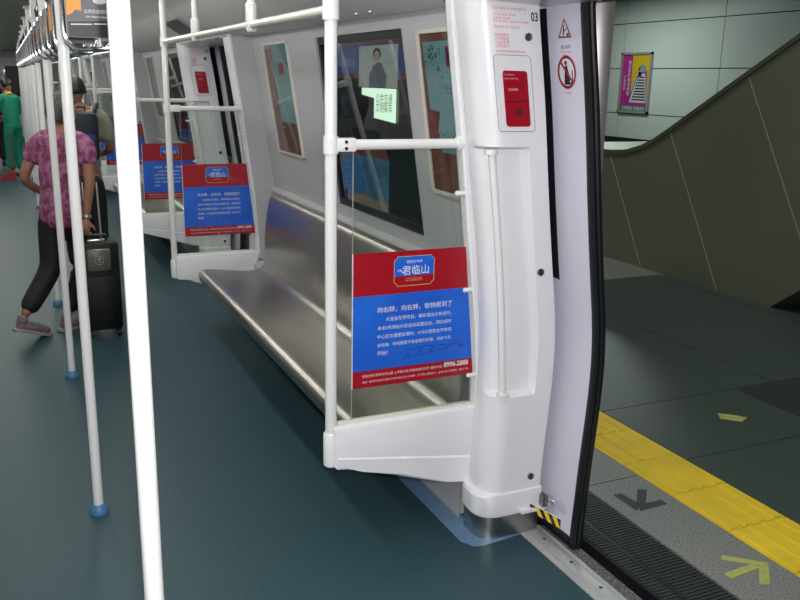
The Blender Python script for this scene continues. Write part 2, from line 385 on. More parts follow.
# ------------------------------------------------------------------ door pillars
def pillar(mir, label):
    """front face at y=2.32 (mir: reflected about y=4)"""
    def Yf(y): return 8-y if mir else y
    root = thing('door_pillar', (1.52, Yf(2.43), 0), label, 'pillar')
    F = 2.32; RD = .032
    def ring(z, d, grow=0.0):
        xo, xi = XO(z)+grow*.2, XI(z)-grow; r = .075
        rx1 = xo-.082; f = F-grow*.3; g = f+d; xq = xi+d*.12
        pts = [(xo, 2.53), (xo, f+.012), (xo-.004, f+.003), (xo-.012, f), (rx1+.008, f), (rx1, g)]
        for i in range(0, 10):
            a = PI/2*i/9; pts.append((xq+r-r*math.sin(a), g+r-r*math.cos(a)))
        pts += [(xi+.004, 2.45), (xi+.02, 2.475), (xi+.07, 2.485), (xi+.09, 2.53)]
        return [(x, Yf(y), z) for x, y in pts]
    zs0 = [.175,.22,.27,.32,.37,.42,.47,.51,.54]; zs1 = [.556]+[.58+.05*i for i in range(17)]+[1.392]; zs2 = [1.402,1.45,1.5,1.55,1.61,1.66,1.7,1.75,1.8,1.845]
    MB().loft([ring(z, 0) for z in zs0] + [ring(z, RD) for z in zs1] + [ring(z, 0) for z in zs2]).build('cover', white, root, smooth=28)
    # lower skirt and stainless base
    MB().loft([ring(z, 0, g) for z, g in ((.088,.022),(.095,.026),(.165,.026),(.174,.020),(.178,.0))]).build('skirt', white, root, smooth=28)
    MB().loft([ring(z, 0, .018) for z in (.0,.04,.094)]).build('kick_plate', steel, root, smooth=28)
    # strip that carries the glass
    mb = MB(); zz = [.145+.06*i for i in range(28)]+[1.86]
    mb.loft([[(XT(z), Yf(2.487), z), (XT(z)+.006, Yf(2.48), z), (XT(z)+.05, Yf(2.48), z), (XT(z)+.05, Yf(2.525), z), (XT(z)+.006, Yf(2.525), z), (XT(z), Yf(2.518), z)] for z in zz])
    mb.build('glazing_strip', white, root, smooth=28)
    # inner lining that closes the bench side
    MB().loft([[(XI(z)+.08,Yf(2.527),z),(XW(z)+.02 if z>.41 else 1.44,Yf(2.527),z),(XW(z)+.02 if z>.41 else 1.44,Yf(2.545),z),(XT(z)+.012,Yf(2.545),z)] for z in (0,.2,.40,.43,.86,1.0,1.2,1.4,1.6,1.8,1.86)]).build('bench_side_lining', wallm, root, smooth=28)
    # grab rail in the recess
    path = []
    for i in range(13):
        z = .55+.845*i/12
        x = 1.471 + (1.380-1.471)*(i/12) + .010*math.sin(PI*i/12)
        path.append((x, Yf(2.323), z))
    MB().tube(path, .0125, 14).tube([path[0], (path[0][0], path[0][1], .560)], .022, 14).tube([(path[-1][0],path[-1][1],1.380), path[-1]], .022, 14).build('grab_rail', polew, root)
    for z, dx in ((1.739,-.054),(.982,-.056),(.224,-.052)):
        x = XO(z)+dx; y = 2.3175
        sc = MB().tube([(x,Yf(2.321),z),(x,Yf(2.314),z)], .0125, 16)
        sc = sc.build('screw', screwm, root)
        MB().box(x-.0018,x+.0018,min(Yf(2.3142),Yf(2.3128)),max(Yf(2.3142),Yf(2.3128)),z-.010,z+.010).build('slot', black, sc, smooth=0)
    if not mir:
        def fn(u, v, d=0.0): return (u + (1.375-1.356)*(1.812-v)/.124 - .0263, 2.3185-d, v)
        # outlined flap and red emergency box
        e = MB().use(white)
        def rr(u0,u1,v0,v1,r,n=5):
            P = []
            for cx, cy, a0 in ((u1-r,v1-r,0),(u0+r,v1-r,PI/2),(u0+r,v0+r,PI),(u1-r,v0+r,1.5*PI)):
                for i in range(n): a = a0+PI/2*i/(n-1); P.append((cx+r*math.cos(a), cy+r*math.sin(a)))
            return P
        fu0, fu1, fv0, fv1 = 1.372, 1.506, 1.452, 1.682
        flap = rr(fu0,fu1,fv0,fv1,.012)
        em = MB().loft([[fn(u,v,-.002) for u,v in flap], [fn(u,v,.0015) for u,v in flap]]).build('emergency_flap', white, root, smooth=20)
        g = MB(); put_line(g, rr(fu0-.001,fu1+.001,fv0-.001,fv1+.001,.012), .0016, lambda u,v: fn(u,v,.0018), True); g.build('flap_gap', mat('gap_grey',(.12,.12,.13),.6), em, smooth=0)
        rb = rr(1.400,1.489,1.466,1.637,.010)
        rbx = MB().loft([[fn(u,v,.0015) for u,v in rb], [fn(u,v,.005) for u,v in rb]]).build('emergency_box', redpl, root, smooth=20)
        tag(rbx, 'dark red emergency release box')
        h = MB().tube([fn(1.446,1.512,.004), fn(1.446,1.512,.010)], .011, 14).build('knob', mat('dark_knob',(.06,.02,.02),.4), rbx)
        t = MB()
        put_text(t, 'Emergency', 1.404, 1.441, 1.625, lambda u,v: fn(u,v,.0056)); put_text(t, 'door opening', 1.403, 1.453, 1.613, lambda u,v: fn(u,v,.0056))
        put_text(t, '紧急解锁', 1.415, 1.451, 1.580, lambda u,v: fn(u,v,.0056), .01)
        t.build('lettering', mat('ink_pink',(.62,.33,.35),.5), rbx, smooth=0)
        l = MB(); put_line(l, [(1.403,1.541),(1.486,1.547)], .002, lambda u,v: fn(u,v,.0056)); l.build('groove', mat('groove_dark',(.05,.0,.005),.5), rbx, smooth=0)
        # printed instructions
        t = MB()
        X0 = 1.384
        for b, w, v in (('Use only in emergency', .120, 1.819), ('1.Pull open cover', .082, 1.801), ('2.Pull handle', .060, 1.791), ('3.Push door open to escape', .125, 1.781),
                        ('Penalty for misuse', .092, 1.765), ('紧急情况时', .050, 1.742), ('1.打开面盖', .050, 1.731), ('2.拉动手柄', .050, 1.720), ('3.手动开门', .050, 1.709), ('非紧急情况请勿使用违者罚款', .105, 1.694)):
            put_text(t, b, X0, X0+w, v, lambda u,v: fn(u,v,.0004))
        t.build('instructions', ink_r, root, smooth=0)['label'] = 'small red printed instructions'
        t = MB(); put_text(t, '03', 1.519, 1.545, 1.799, lambda u,v: fn(u,v,.0004), .02, 1.35); t.build('number', ink_k, root, smooth=0)
    return root

# ------------------------------------------------------------------ partitions
def partition(mir, label):
    def Yf(y): return 8-y if mir else y
    root = thing('bench_end_partition', (.905, Yf(2.5), 0), label, 'partition', 'glass bench end partitions')
    # moulded wing
    poly = [(.905,.458),(XT(.46)+.004,.462),(XT(.3)+.004,.30),(XT(.15)+.004,.156),(1.35,.172),(1.15,.236),(1.0,.286),(.905,.320)]
    def inset(p, d):
        cx = sum(a for a,b in p)/len(p); cz = sum(b for a,b in p)/len(p)
        return [(a+(d if a<cx else -d), b+(d if b<cz else -d)) for a,b in p]
    mb = MB(); yy = [(2.468,.012),(2.472,.003),(2.480,0),(2.530,0),(2.538,.003),(2.542,.012)]
    mb.loft([[(a,Yf(y),b) for a,b in inset(poly,d)] for y,d in yy])
    # lower lip, a shallow raised band
    lip = [(.915,.352),(XT(.25),.270),(XT(.15)-.004,.162),(1.35,.177),(1.15,.242),(1.0,.292),(.915,.326)]
    mb.loft([[(a,Yf(2.469),b) for a,b in lip],[(a,Yf(2.463),b) for a,b in inset(lip,.006)]])
    mb.build('wing_panel', grp, root, smooth=25)
    # stanchion
    MB().tube([(.905,Yf(2.5),.40),(.905,Yf(2.5),1.80),(.905,Yf(2.5),2.118)], .0195, 20).build('stanchion', polew, root)
    MB().tube([(.905,Yf(2.5),.312),(.905,Yf(2.5),.317),(.905,Yf(2.5),.43),(.905,Yf(2.5),.436)], [.021,.026,.026,.022], 20).build('foot_sleeve', polew, root)
    # crossbar with clamps
    cb = MB().tube([(.93,Yf(2.5),1.401),(XT(1.4)+.012,Yf(2.5),1.401)], .0165, 18).build('crossbar', polew, root)
    cl = MB().tube([(.905,Yf(2.5),1.374),(.905,Yf(2.5),1.428)], .0245, 20).box(.905,.985,Yf(2.5)-.020,Yf(2.5)+.020,1.380,1.423,.006).build('clamp', polew, root)
    for z in (1.391,1.411):
        y = 2.479
        MB().tube([(.949,Yf(y+.002),z),(.949,Yf(y-.0015),z)], .0055, 10).build('bolt', black, cl)
    MB().tube([(XT(1.4)-.010,Yf(2.5),1.401),(XT(1.4)+.006,Yf(2.5),1.401)], .024, 16).build('socket', polew, root)
    MB().tube([(.905,Yf(2.5),1.772),(.905,Yf(2.5),1.828)], .0255, 20).build('collar', polew, root)
    # glass pane
    zs = [.46,.6,.75,.9,1.05,1.2,1.385]
    MB().loft([[(.980,Yf(2.497),z),(XT(z)-.014,Yf(2.497),z),(XT(z)-.014,Yf(2.503),z),(.980,Yf(2.503),z)] for z in zs]).build('glass', glass, root, smooth=30)
    MB().box(.9790,.9802,min(Yf(2.4965),Yf(2.5035)),max(Yf(2.4965),Yf(2.5035)),.46,1.385).loft([[(XT(z)-.0145,Yf(2.4965),z),(XT(z)-.0130,Yf(2.4965),z),(XT(z)-.0130,Yf(2.5035),z),(XT(z)-.0145,Yf(2.5035),z)] for z in zs]).build('glass_edge', glassedge, root, smooth=0)
    MB().box(.926,XT(.46),Yf(2.5)-.010,Yf(2.5)+.010,.456,.470,.002).build('glass_channel', cream, root)
    for z in (1.235,.895,.575):
        x = XT(z)
        MB().tube([(x-.026,Yf(2.5)-.007 if not mir else Yf(2.5)+.007,z),(x+.004,Yf(2.492),z)], .0085, 10).ball((x-.026,Yf(2.494),z), .0095).build('glass_clip', polew, root)
    return root

# ------------------------------------------------------------------ posters on the partitions (always read from the viewer's side)
def poster(label):
    Y = 2.492
    root = thing('advertising_poster', (1.2, Y, .58), label, 'poster', 'red and blue posters on the bench end glass')
    def xr(z): return 1.448 + (1.399-1.448)*(z-.583)/(1.05-.583) - .003
    def fn(u, v, d=0.0): return (u, Y-.0012-d, v)
    def strip(m, z0, z1):
        mb.use(m).loft([[(.979,Y,z0),(xr(z0),Y,z0),(xr(z0),Y-.0012,z0),(.979,Y-.0012,z0)], [(.979,Y,z1),(xr(z1),Y,z1),(xr(z1),Y-.0012,z1),(.979,Y-.0012,z1)]])
    mb = MB(); strip(red, .583, .643); strip(blue, .643, .905); strip(red, .905, 1.05)
    mb.build('sheet', parent=root, smooth=0)
    MB().box(.9755,.979,Y-.0016,Y,.583,1.05).build('edge_strip', mat('poster_edge',(.62,.62,.62),.5), root, smooth=0)
    # emblem
    u0,u1,v0,v1 = 1.126,1.275,.930,1.031; r = .012
    oct_ = [(u0+r,v0),(u1-r,v0),(u1-r*.7,v0+r*.7),(u1,v0+r),(u1,v1-r),(u1-r*.7,v1-r*.7),(u1-r,v1),(u0+r,v1),(u0+r*.7,v1-r*.7),(u0,v1-r),(u0,v0+r),(u0+r*.7,v0+r*.7)]
    cut = v0+.034
    em = MB(); put_poly(em, [(u0+.001,cut),(u1-.001,cut),(u1-.001,v1-r),(u1-r,v1-.001),(u0+r,v1-.001),(u0+.001,v1-r)], lambda u,v: fn(u,v,.0003))
    em = em.build('emblem', blue, root, smooth=0)
    g = MB(); put_line(g, oct_, .0018, lambda u,v: fn(u,v,.0006), True); put_text(g, '——•——', u0+.045, u1-.045, v0+.026, lambda u,v: fn(u,v,.0006)); put_text(g, '开山之作献给懂生活的人', u0+.042, u1-.042, v0+.018, lambda u,v: fn(u,v,.0006))
    g.build('gold_border', ink_y, em, smooth=0)
    t = MB(); put_text(t, '君临山', u0+.030, u1-.020, v0+.053, lambda u,v: fn(u,v,.0007), .006, 1.0); put_text(t, '美丽向海岸', u0+.045, u1-.045, v1-.019, lambda u,v: fn(u,v,.0007), .004)
    put_line(t, [(u0+.014,v0+.050),(u0+.018,v0+.056),(u0+.024,v0+.056),(u0+.026,v0+.050),(u0+.034,v0+.046)], .003, lambda u,v: fn(u,v,.0007))
    t.build('lettering', ink_w, em, smooth=0)
    t = MB(); F = lambda u,v: fn(u,v,.0004)
    put_text(t, '向右转，向右转，很快就到了', 1.068, 1.350, .853, F, .007, 1.0)
    put_text(t, '大连金花源项目，精彩建设火热进行，', 1.098, 1.350, .819, F, .004)
    put_text(t, '未来2号线在片区启动设置站台，周边城市', 1.068, 1.350, .789, F, .004)
    put_text(t, '中心区交通更加便利，47.8公里黄金海岸的', 1.068, 1.350, .759, F, .004)
    put_text(t, '金银滩，休闲度假不再是明天的事，何必今天', 1.068, 1.350, .729, F, .004)
    put_text(t, '开始！', 1.068, 1.108, .700, F, .004)
    put_text(t, '8996-2888', 1.326, 1.424, .628, F, .03, 1.1)
    t.build('lettering', ink_w, root, smooth=0)
    t = MB()
    put_text(t, '销售热线 敬请关注公园 上海路口站 样板房现已开放 接待专线', 1.014, 1.318, .624, F, .01)
    put_text(t, '地址：经济开发区金马路与海湾大道交汇处 开发商：万海置业 营销中心：金州海岸 广告策划：新城广告', 1.014, 1.424, .603, F, .008)
    t.build('small_print', mat('ink_pale',(.62,.50,.52),.5), root, smooth=0)
    s = MB()
    sc = [(1.165,.668),(1.19,.690),(1.185,.672),(1.215,.678),(1.235,.700),(1.23,.676),(1.262,.684),(1.285,.706),(1.27,.680),(1.30,.690),(1.33,.688),(1.35,.700),(1.385,.712),(1.40,.700),(1.38,.690),(1.41,.694)]
    put_line(s, sc, .0022, F); put_line(s, [(1.18,.700),(1.25,.708),(1.33,.704)], .0018, F)
    s.build('signature', ink_n, root, smooth=0)['label'] = 'dark scribbled signature'
    return root

ORD = ['nearest', 'second', 'third', 'fourth', 'fifth', 'sixth', 'seventh', 'eighth']
pA = pillar(False, 'white door pillar nearest the viewer with red emergency box, grab rail and number 03')
pB = pillar(True, 'white door pillar at the far end of the nearest steel bench')
qA = partition(False, 'nearest glass partition with white wing panel and post, at the near end of the steel bench')
qB = partition(True, 'second glass partition, at the far end of the nearest steel bench')
po = poster('largest red and blue poster, stuck to the nearest glass partition')
copy_tree(po, po.location+Vector((0,3.0,0)), label='smaller red and blue poster on the second partition, at the far end of the bench')
NAMES = ['third','fifth','seventh']; NAMES2 = ['fourth','sixth','eighth']
for k in (1,2,3):
    d = Vector((0,PER*k,0))
    copy_tree(pA, pA.location+d, label=['white door pillar with red emergency box just past the second doorway','white door pillar just past the third doorway','white door pillar just past the fourth doorway'][k-1])
    copy_tree(pB, pB.location+d, label='white door pillar at the far end of the %s bench' % ORD[k])
    copy_tree(qA, qA.location+d, label='%s glass partition from the viewer, just past the %s doorway' % (NAMES[k-1], ORD[k]))
    copy_tree(qB, qB.location+d, label='%s glass partition from the viewer, far end of the %s bench' % (NAMES2[k-1], ORD[k]))
    copy_tree(po, po.location+d, label='%s red and blue poster counting from the viewer, on the partition past the %s doorway' % (NAMES[k-1], ORD[k]))
    if k < 3: copy_tree(po, po.location+d+Vector((0,3,0)), label='%s red and blue poster counting from the viewer, far end of the %s bench' % (NAMES2[k-1], ORD[k]))

# ------------------------------------------------------------------ benches
def bench():
    root = thing('steel_bench', (1.25, 4.0, 0), 'long brushed steel bench nearest the viewer, along the wall behind the glass partition', 'bench', 'brushed steel benches')
    base = [(1.040,.315),(1.015,.335),(1.002,.365),(1.000,.392),(1.010,.412),(1.040,.422),(1.09,.417),(1.20,.402),(1.32,.390),(1.385,.395),(1.420,.420),(1.435,.47),(1.432,.56),(1.438,.66),(1.452,.76),(1.468,.84),(1.480,.872),(1.500,.886),(1.525,.884),(1.552,.872)]
    # smooth the section
    P = base
    for _ in range(2):
        Q = [P[0]]
        for a, b in zip(P, P[1:]): Q += [(a[0]*.75+b[0]*.25, a[1]*.75+b[1]*.25), (a[0]*.25+b[0]*.75, a[1]*.25+b[1]*.75)]
        P = Q+[P[-1]]
    def off(P, d):
        o = []
        for i, p in enumerate(P):
            a = P[max(i-1,0)]; b = P[min(i+1,len(P)-1)]; L = math.hypot(b[0]-a[0], b[1]-a[1]) or 1
            o.append((p[0]+(b[1]-a[1])/L*d, p[1]-(b[0]-a[0])/L*d))
        return o
    inner = off(P, .016)
    y0, y1 = 2.56, 5.22
    rings = []
    for y, s in ((y0,.5),(y0+.006,1),(y1-.012,1),(y1-.003,.75),(y1,.35)):
        a = [(p[0]+(q[0]-p[0])*(1-s)*.5, p[1]+(q[1]-p[1])*(1-s)*.5) for p, q in zip(P, inner)]
        b = [(q[0]+(p[0]-q[0])*(1-s)*.5, q[1]+(p[1]-q[1])*(1-s)*.5) for p, q in zip(P, inner)]
        rings.append([(u,y,v) for u,v in a]+[(u,y,v) for u,v in reversed(b)])
    MB().loft(rings).build('seat_shell', benchm, root, smooth=40)
    for y in (2.9,3.75,4.6):
        MB().prism([(1.06,.375),(1.38,.355),(1.414,.36),(1.414,.22),(1.39,.20)], y-.02, y+.02, 'y').build('bracket', steel, root, smooth=0)
    return root
bn = bench()
for k in (1,2,3): copy_tree(bn, bn.location+Vector((0,PER*k,0)), label='%s brushed steel bench along the right wall, beyond the %s doorway' % (ORD[k], ORD[k]))

# ------------------------------------------------------------------ framed adverts on the wall
def wall_frame(y0, y1, z0, z1, style, label, off=0):
    root = thing('framed_wall_advert', (XW((z0+z1)/2)-.01, (y0+y1)/2+off, z0), label, 'framed advert', 'narrow framed adverts on the side wall')
    def fn(u, v, d=0.0): return (XW(v)-.004-d, y1-(u)*(y1-y0)+off, v)   # u runs left (far) to right (near) as the viewer sees it
    w = .012/(y1-y0)
    def quad(mb, u0, u1, v0, v1, d):
        n = 5; vs = []
        for i in range(n+1):
            v = v0+(v1-v0)*i/n; vs += [fn(u0,v,d), fn(u1,v,d)]
        mb.add(vs, [(2*i,2*i+1,2*i+3,2*i+2) for i in range(n)])
    mb = MB()
    for (a,b,c,d_) in ((0,w,z0,z1),(1-w,1,z0,z1),(0,1,z0,z0+.014),(0,1,z1-.014,z1)):
        n = 5; rings = []
        for i in range(n+1):
            v = c+(d_-c)*i/n; rings.append([fn(a,v,-.004), fn(b,v,-.004), fn(b,v,.012), fn(a,v,.012)])
        mb.loft(rings)
    mb.build('frame', cream, root, smooth=0)
    s = MB(); H = z1-z0
    if style == 0:
        s.use(adteal); quad(s, w, 1-w, z0+.27*H, z1-.07*H, .001)
        s.use(adbrown); quad(s, w, 1-w, z1-.07*H, z1-.013, .001); quad(s, w, 1-w, z0+.013, z0+.27*H, .001)
        F = lambda u,v: fn(u,v,.0016)
        s.use(red); put_poly(s, [(.47,z0+.78*H),(.80,z0+.78*H),(.80,z0+.90*H),(.47,z0+.90*H)], F)
        s.use(adnavy); put_poly(s, [(.49,z0+.83*H),(.78,z0+.83*H),(.78,z0+.89*H),(.49,z0+.89*H)], lambda u,v: fn(u,v,.002))
        s.use(adbrown); put_poly(s, [(w,z0+.27*H),(.25,z0+.27*H),(.21,z0+.40*H),(.28,z0+.52*H),(w,z0+.53*H)], F); put_poly(s, [(w,z0+.5*H),(.10,z0+.5*H),(.07,z0+.93*H),(w,z0+.93*H)], F)
        s.use(adleaf)
        for i in range(26):
            a = random.uniform(0,6.28); cx = random.gauss(.42,.08); cv_ = z0+H*random.gauss(.345,.025); r = .028
            put_poly(s, [(cx,cv_),(cx+r*math.cos(a)*1.6,cv_+r*.45*math.sin(a)),(cx+r*math.cos(a+.7),cv_+r*.45*math.sin(a+.7))], lambda u,v: fn(u,v,.002))
        for i in range(34):
            a = random.uniform(0,6.28); cx = random.gauss(.22,.08); cv_ = z0+H*random.gauss(.84,.05); r = .03
            put_poly(s, [(cx,cv_),(cx+r*math.cos(a)*1.6,cv_+r*.45*math.sin(a)),(cx+r*math.cos(a+.7),cv_+r*.45*math.sin(a+.7))], lambda u,v: fn(u,v,.002))
        s.use(ink_n); put_text(s, '山居岁月', .42, .84, z0+.67*H, F, vscale=.16*1.4); put_text(s, '一城繁华半山静', .42, .86, z0+.635*H, F, vscale=.16*1.4)
        s.use(red); put_text(s, '样板房开放', .52, .86, z0+.585*H, F, vscale=.16*1.4); put_text(s, '敬请品鉴', .52, .86, z0+.555*H, F, vscale=.16*1.4)
    else:
        s.use(adteal); quad(s, w, 1-w, z0+.30*H, z1-.013, .001)
        s.use(adbrown); quad(s, w, 1-w, z0+.013, z0+.30*H, .001); quad(s, w, .30, z0+.30*H, z0+.95*H, .0013)
        F = lambda u,v: fn(u,v,.0016)
        s.use(red); put_poly(s, [(.50,z0+.72*H),(.72,z0+.72*H),(.72,z0+.82*H),(.50,z0+.82*H)], F)
    s.build('sheet', parent=root, smooth=0)
    MB().loft([[fn(w,v,.004),fn(1-w,v,.004),fn(1-w,v,.006),fn(w,v,.006)] for v in (z0+.014,z0+.25*H,z0+.5*H,z0+.75*H,z1-.014)]).build('glazing', glass, root, smooth=40)
    return root
f0 = wall_frame(2.56, 3.01, 1.17, 1.785, 0, 'framed teal and brown wall advert between the window and nearest door pillar')
f1 = wall_frame(4.68, 5.17, 1.15, 1.80, 1, 'framed teal and maroon wall advert left of the window, above the bench')
for k in (1,2,3):
    copy_tree(f0, f0.location+Vector((0,PER*k,0)), label='framed wall advert at the near end of the %s bench' % ORD[k])
    copy_tree(f1, f1.location+Vector((0,PER*k,0)), label='framed wall advert at the far end of the %s bench' % ORD[k])

# ------------------------------------------------------------------ overhead rail above the bench
def orail():
    root = thing('overhead_handrail', (.905, 4.0, 1.8), 'cream overhead handrail above the nearest bench, on two hangers', 'handrail', 'overhead handrails above the benches')
    MB().tube([(.905,2.526,1.80),(.905,5.474,1.80)], .0165, 18).build('rail', cream, root)
    for y in (3.42, 4.53):
        MB().tube([(.905,y,1.80),(.905,y,2.112)], .0155, 16).build('hanger', polew, root)
        MB().tube([(.905,y-.0,1.775),(.905,y,1.79),(.905,y,1.88),(.905,y,1.885)], [.018,.023,.023,.017], 16).tube([(.905,y-.024,1.80),(.905,y+.024,1.80)], .0225, 16).build('hanger_tee', polew, root)
    return root
rr_ = orail()
for k in (1,2,3): copy_tree(rr_, rr_.location+Vector((0,PER*k,0)), label='overhead handrail above the %s bench along the right wall' % ORD[k])
# white screws dots under the cove edge
for i, y in enumerate((2.61, 3.25, 3.40)):
    x, z = 1.345, 1.862
    tag(MB().ball((x,y,z), .009).build('ceiling_screw', chrome), ['bright domed screw at the ceiling edge beside the pillar top','bright domed screw at the ceiling edge above the window, right of its pair','bright domed screw at the ceiling edge above the window, left of its pair'][i], 'screw')

# ------------------------------------------------------------------ centre poles
def pole(y, i, label):
    root = thing('floor_pole', (.17, y, 0), label, 'pole', 'row of white floor poles')
    MB().tube([(.17,y,.02),(.17,y,2.13)], .0180, 20).build('tube', polew, root)
    MB().tube([(.17,y,.0),(.17,y,.012),(.17,y,.026),(.17,y,.036)], [.036,.036,.028,.021], 20).build('foot_ring', bluer, root)
    MB().tube([(.17,y,2.105),(.17,y,2.128)], .034, 20).build('ceiling_flange', polew, root)
    return root
PL = ['very bright white pole nearest the viewer, from ceiling to below the frame', 'second white floor pole with blue foot ring, right of the woman in pink', 'third white floor pole with blue foot ring, passing in front of the woman in pink']
p0 = pole(1.44, 0, PL[0])
ORDP = ['fourth','fifth','sixth','seventh','eighth','ninth','tenth','eleventh','twelfth','thirteenth','fourteenth']
for i in range(1, 14):
    lab = PL[i] if i < 3 else '%s white floor pole of the centre row, counted from the nearest' % ORDP[i-3]
    y = {1:3.06, 2:4.66}.get(i, 4.66+1.6*(i-2))
    copy_tree(p0, (.17+.0065*(y-1.44), y, 0), label=lab)

# ------------------------------------------------------------------ hanging grips with advert cards
tag(MB().tube([(.225,-1.1,1.99),(.225,15.0,1.99)], .014, 14).build('grip_rail', chrome), 'thin chrome rail under the ceiling that carries the hanging grips', 'rail')
def grip(y):
    root = thing('hanging_grip', (.225, y, 1.99), 'nearest hanging chrome grip with a dark advert card of white Chinese lettering', 'hand grip', 'chrome hanging grips along the centre of the car')
    x0, x1 = .162, .296; zb = 1.668
    MB().box(.208,.242,y-.004,y+.004,1.86,1.99).tube([(.225,y-.02,1.99),(.225,y+.02,1.99)], .02, 14).build('strap', black, root)
    fr = MB()
    for s in (-1, 1):
        fr.tube([(x0+.030,y,1.872),(x0+.006,y,1.855),(x0,y,1.83),(x0,y,1.71),(x0+.006,y+s*.012,1.685),(x0+.022,y+s*.026,zb+.002),(x0+.045,y+s*.034,zb),(x1-.045,y+s*.034,zb),(x1-.022,y+s*.026,zb+.002),(x1-.006,y+s*.012,1.685),(x1,y,1.71),(x1,y,1.83),(x1-.006,y,1.855),(x1-.030,y,1.872),(x0+.030,y,1.872)], .0068, 10)
    fr.build('frame', chrome, root)
    MB().box(x0+.008,x1-.008,y-.004,y+.004,1.70,1.862).build('card', cardg, root)
    def fn(u,v,d=0.0): return (u, y-.0046-d, v)
    a = MB().use(orange); put_poly(a, [(x0+.010,1.758),(x0+.025,1.765),(x0+.034,1.775),(x0+.050,1.772),(x0+.050,1.858),(x0+.010,1.858)], fn)
    a.use(black); put_poly(a, [(x0+.012,1.702),(x1-.010,1.702),(x1-.010,1.748),(x0+.012,1.742)], fn)
    a.build('card_print', parent=root, smooth=0)
    t = MB(); F = lambda u,v: fn(u,v,.0005)
    put_text(t, '公共交通媒体', x0+.056, x1-.012, 1.772, F, .004, 1.1); put_text(t, 'CITY TRANSIT MEDIA', x0+.060, x1-.014, 1.757, F, .03)
    t.ball((.262,y-.005,1.800), .012, (1.5,.1,.7)); put_line(t, [(x0+.020,1.735),(x0+.075,1.737)], .003, F); put_line(t, [(x0+.082,1.738),(x1-.020,1.739)], .003, F)
    t.build('lettering', ink_w, root, smooth=0)
    return root
g0 = grip(2.66)
for i in range(1, 22):
    y = 2.66+.5*i
    copy_tree(g0, (.225, y, 1.99), label='chrome hanging grip with an orange and grey card, number %s behind the nearest one' % ['one','two','three','four','five','six','seven','eight','nine','ten','eleven','twelve','thirteen','fourteen','fifteen','sixteen','seventeen','eighteen','nineteen','twenty','twenty-one'][i-1])

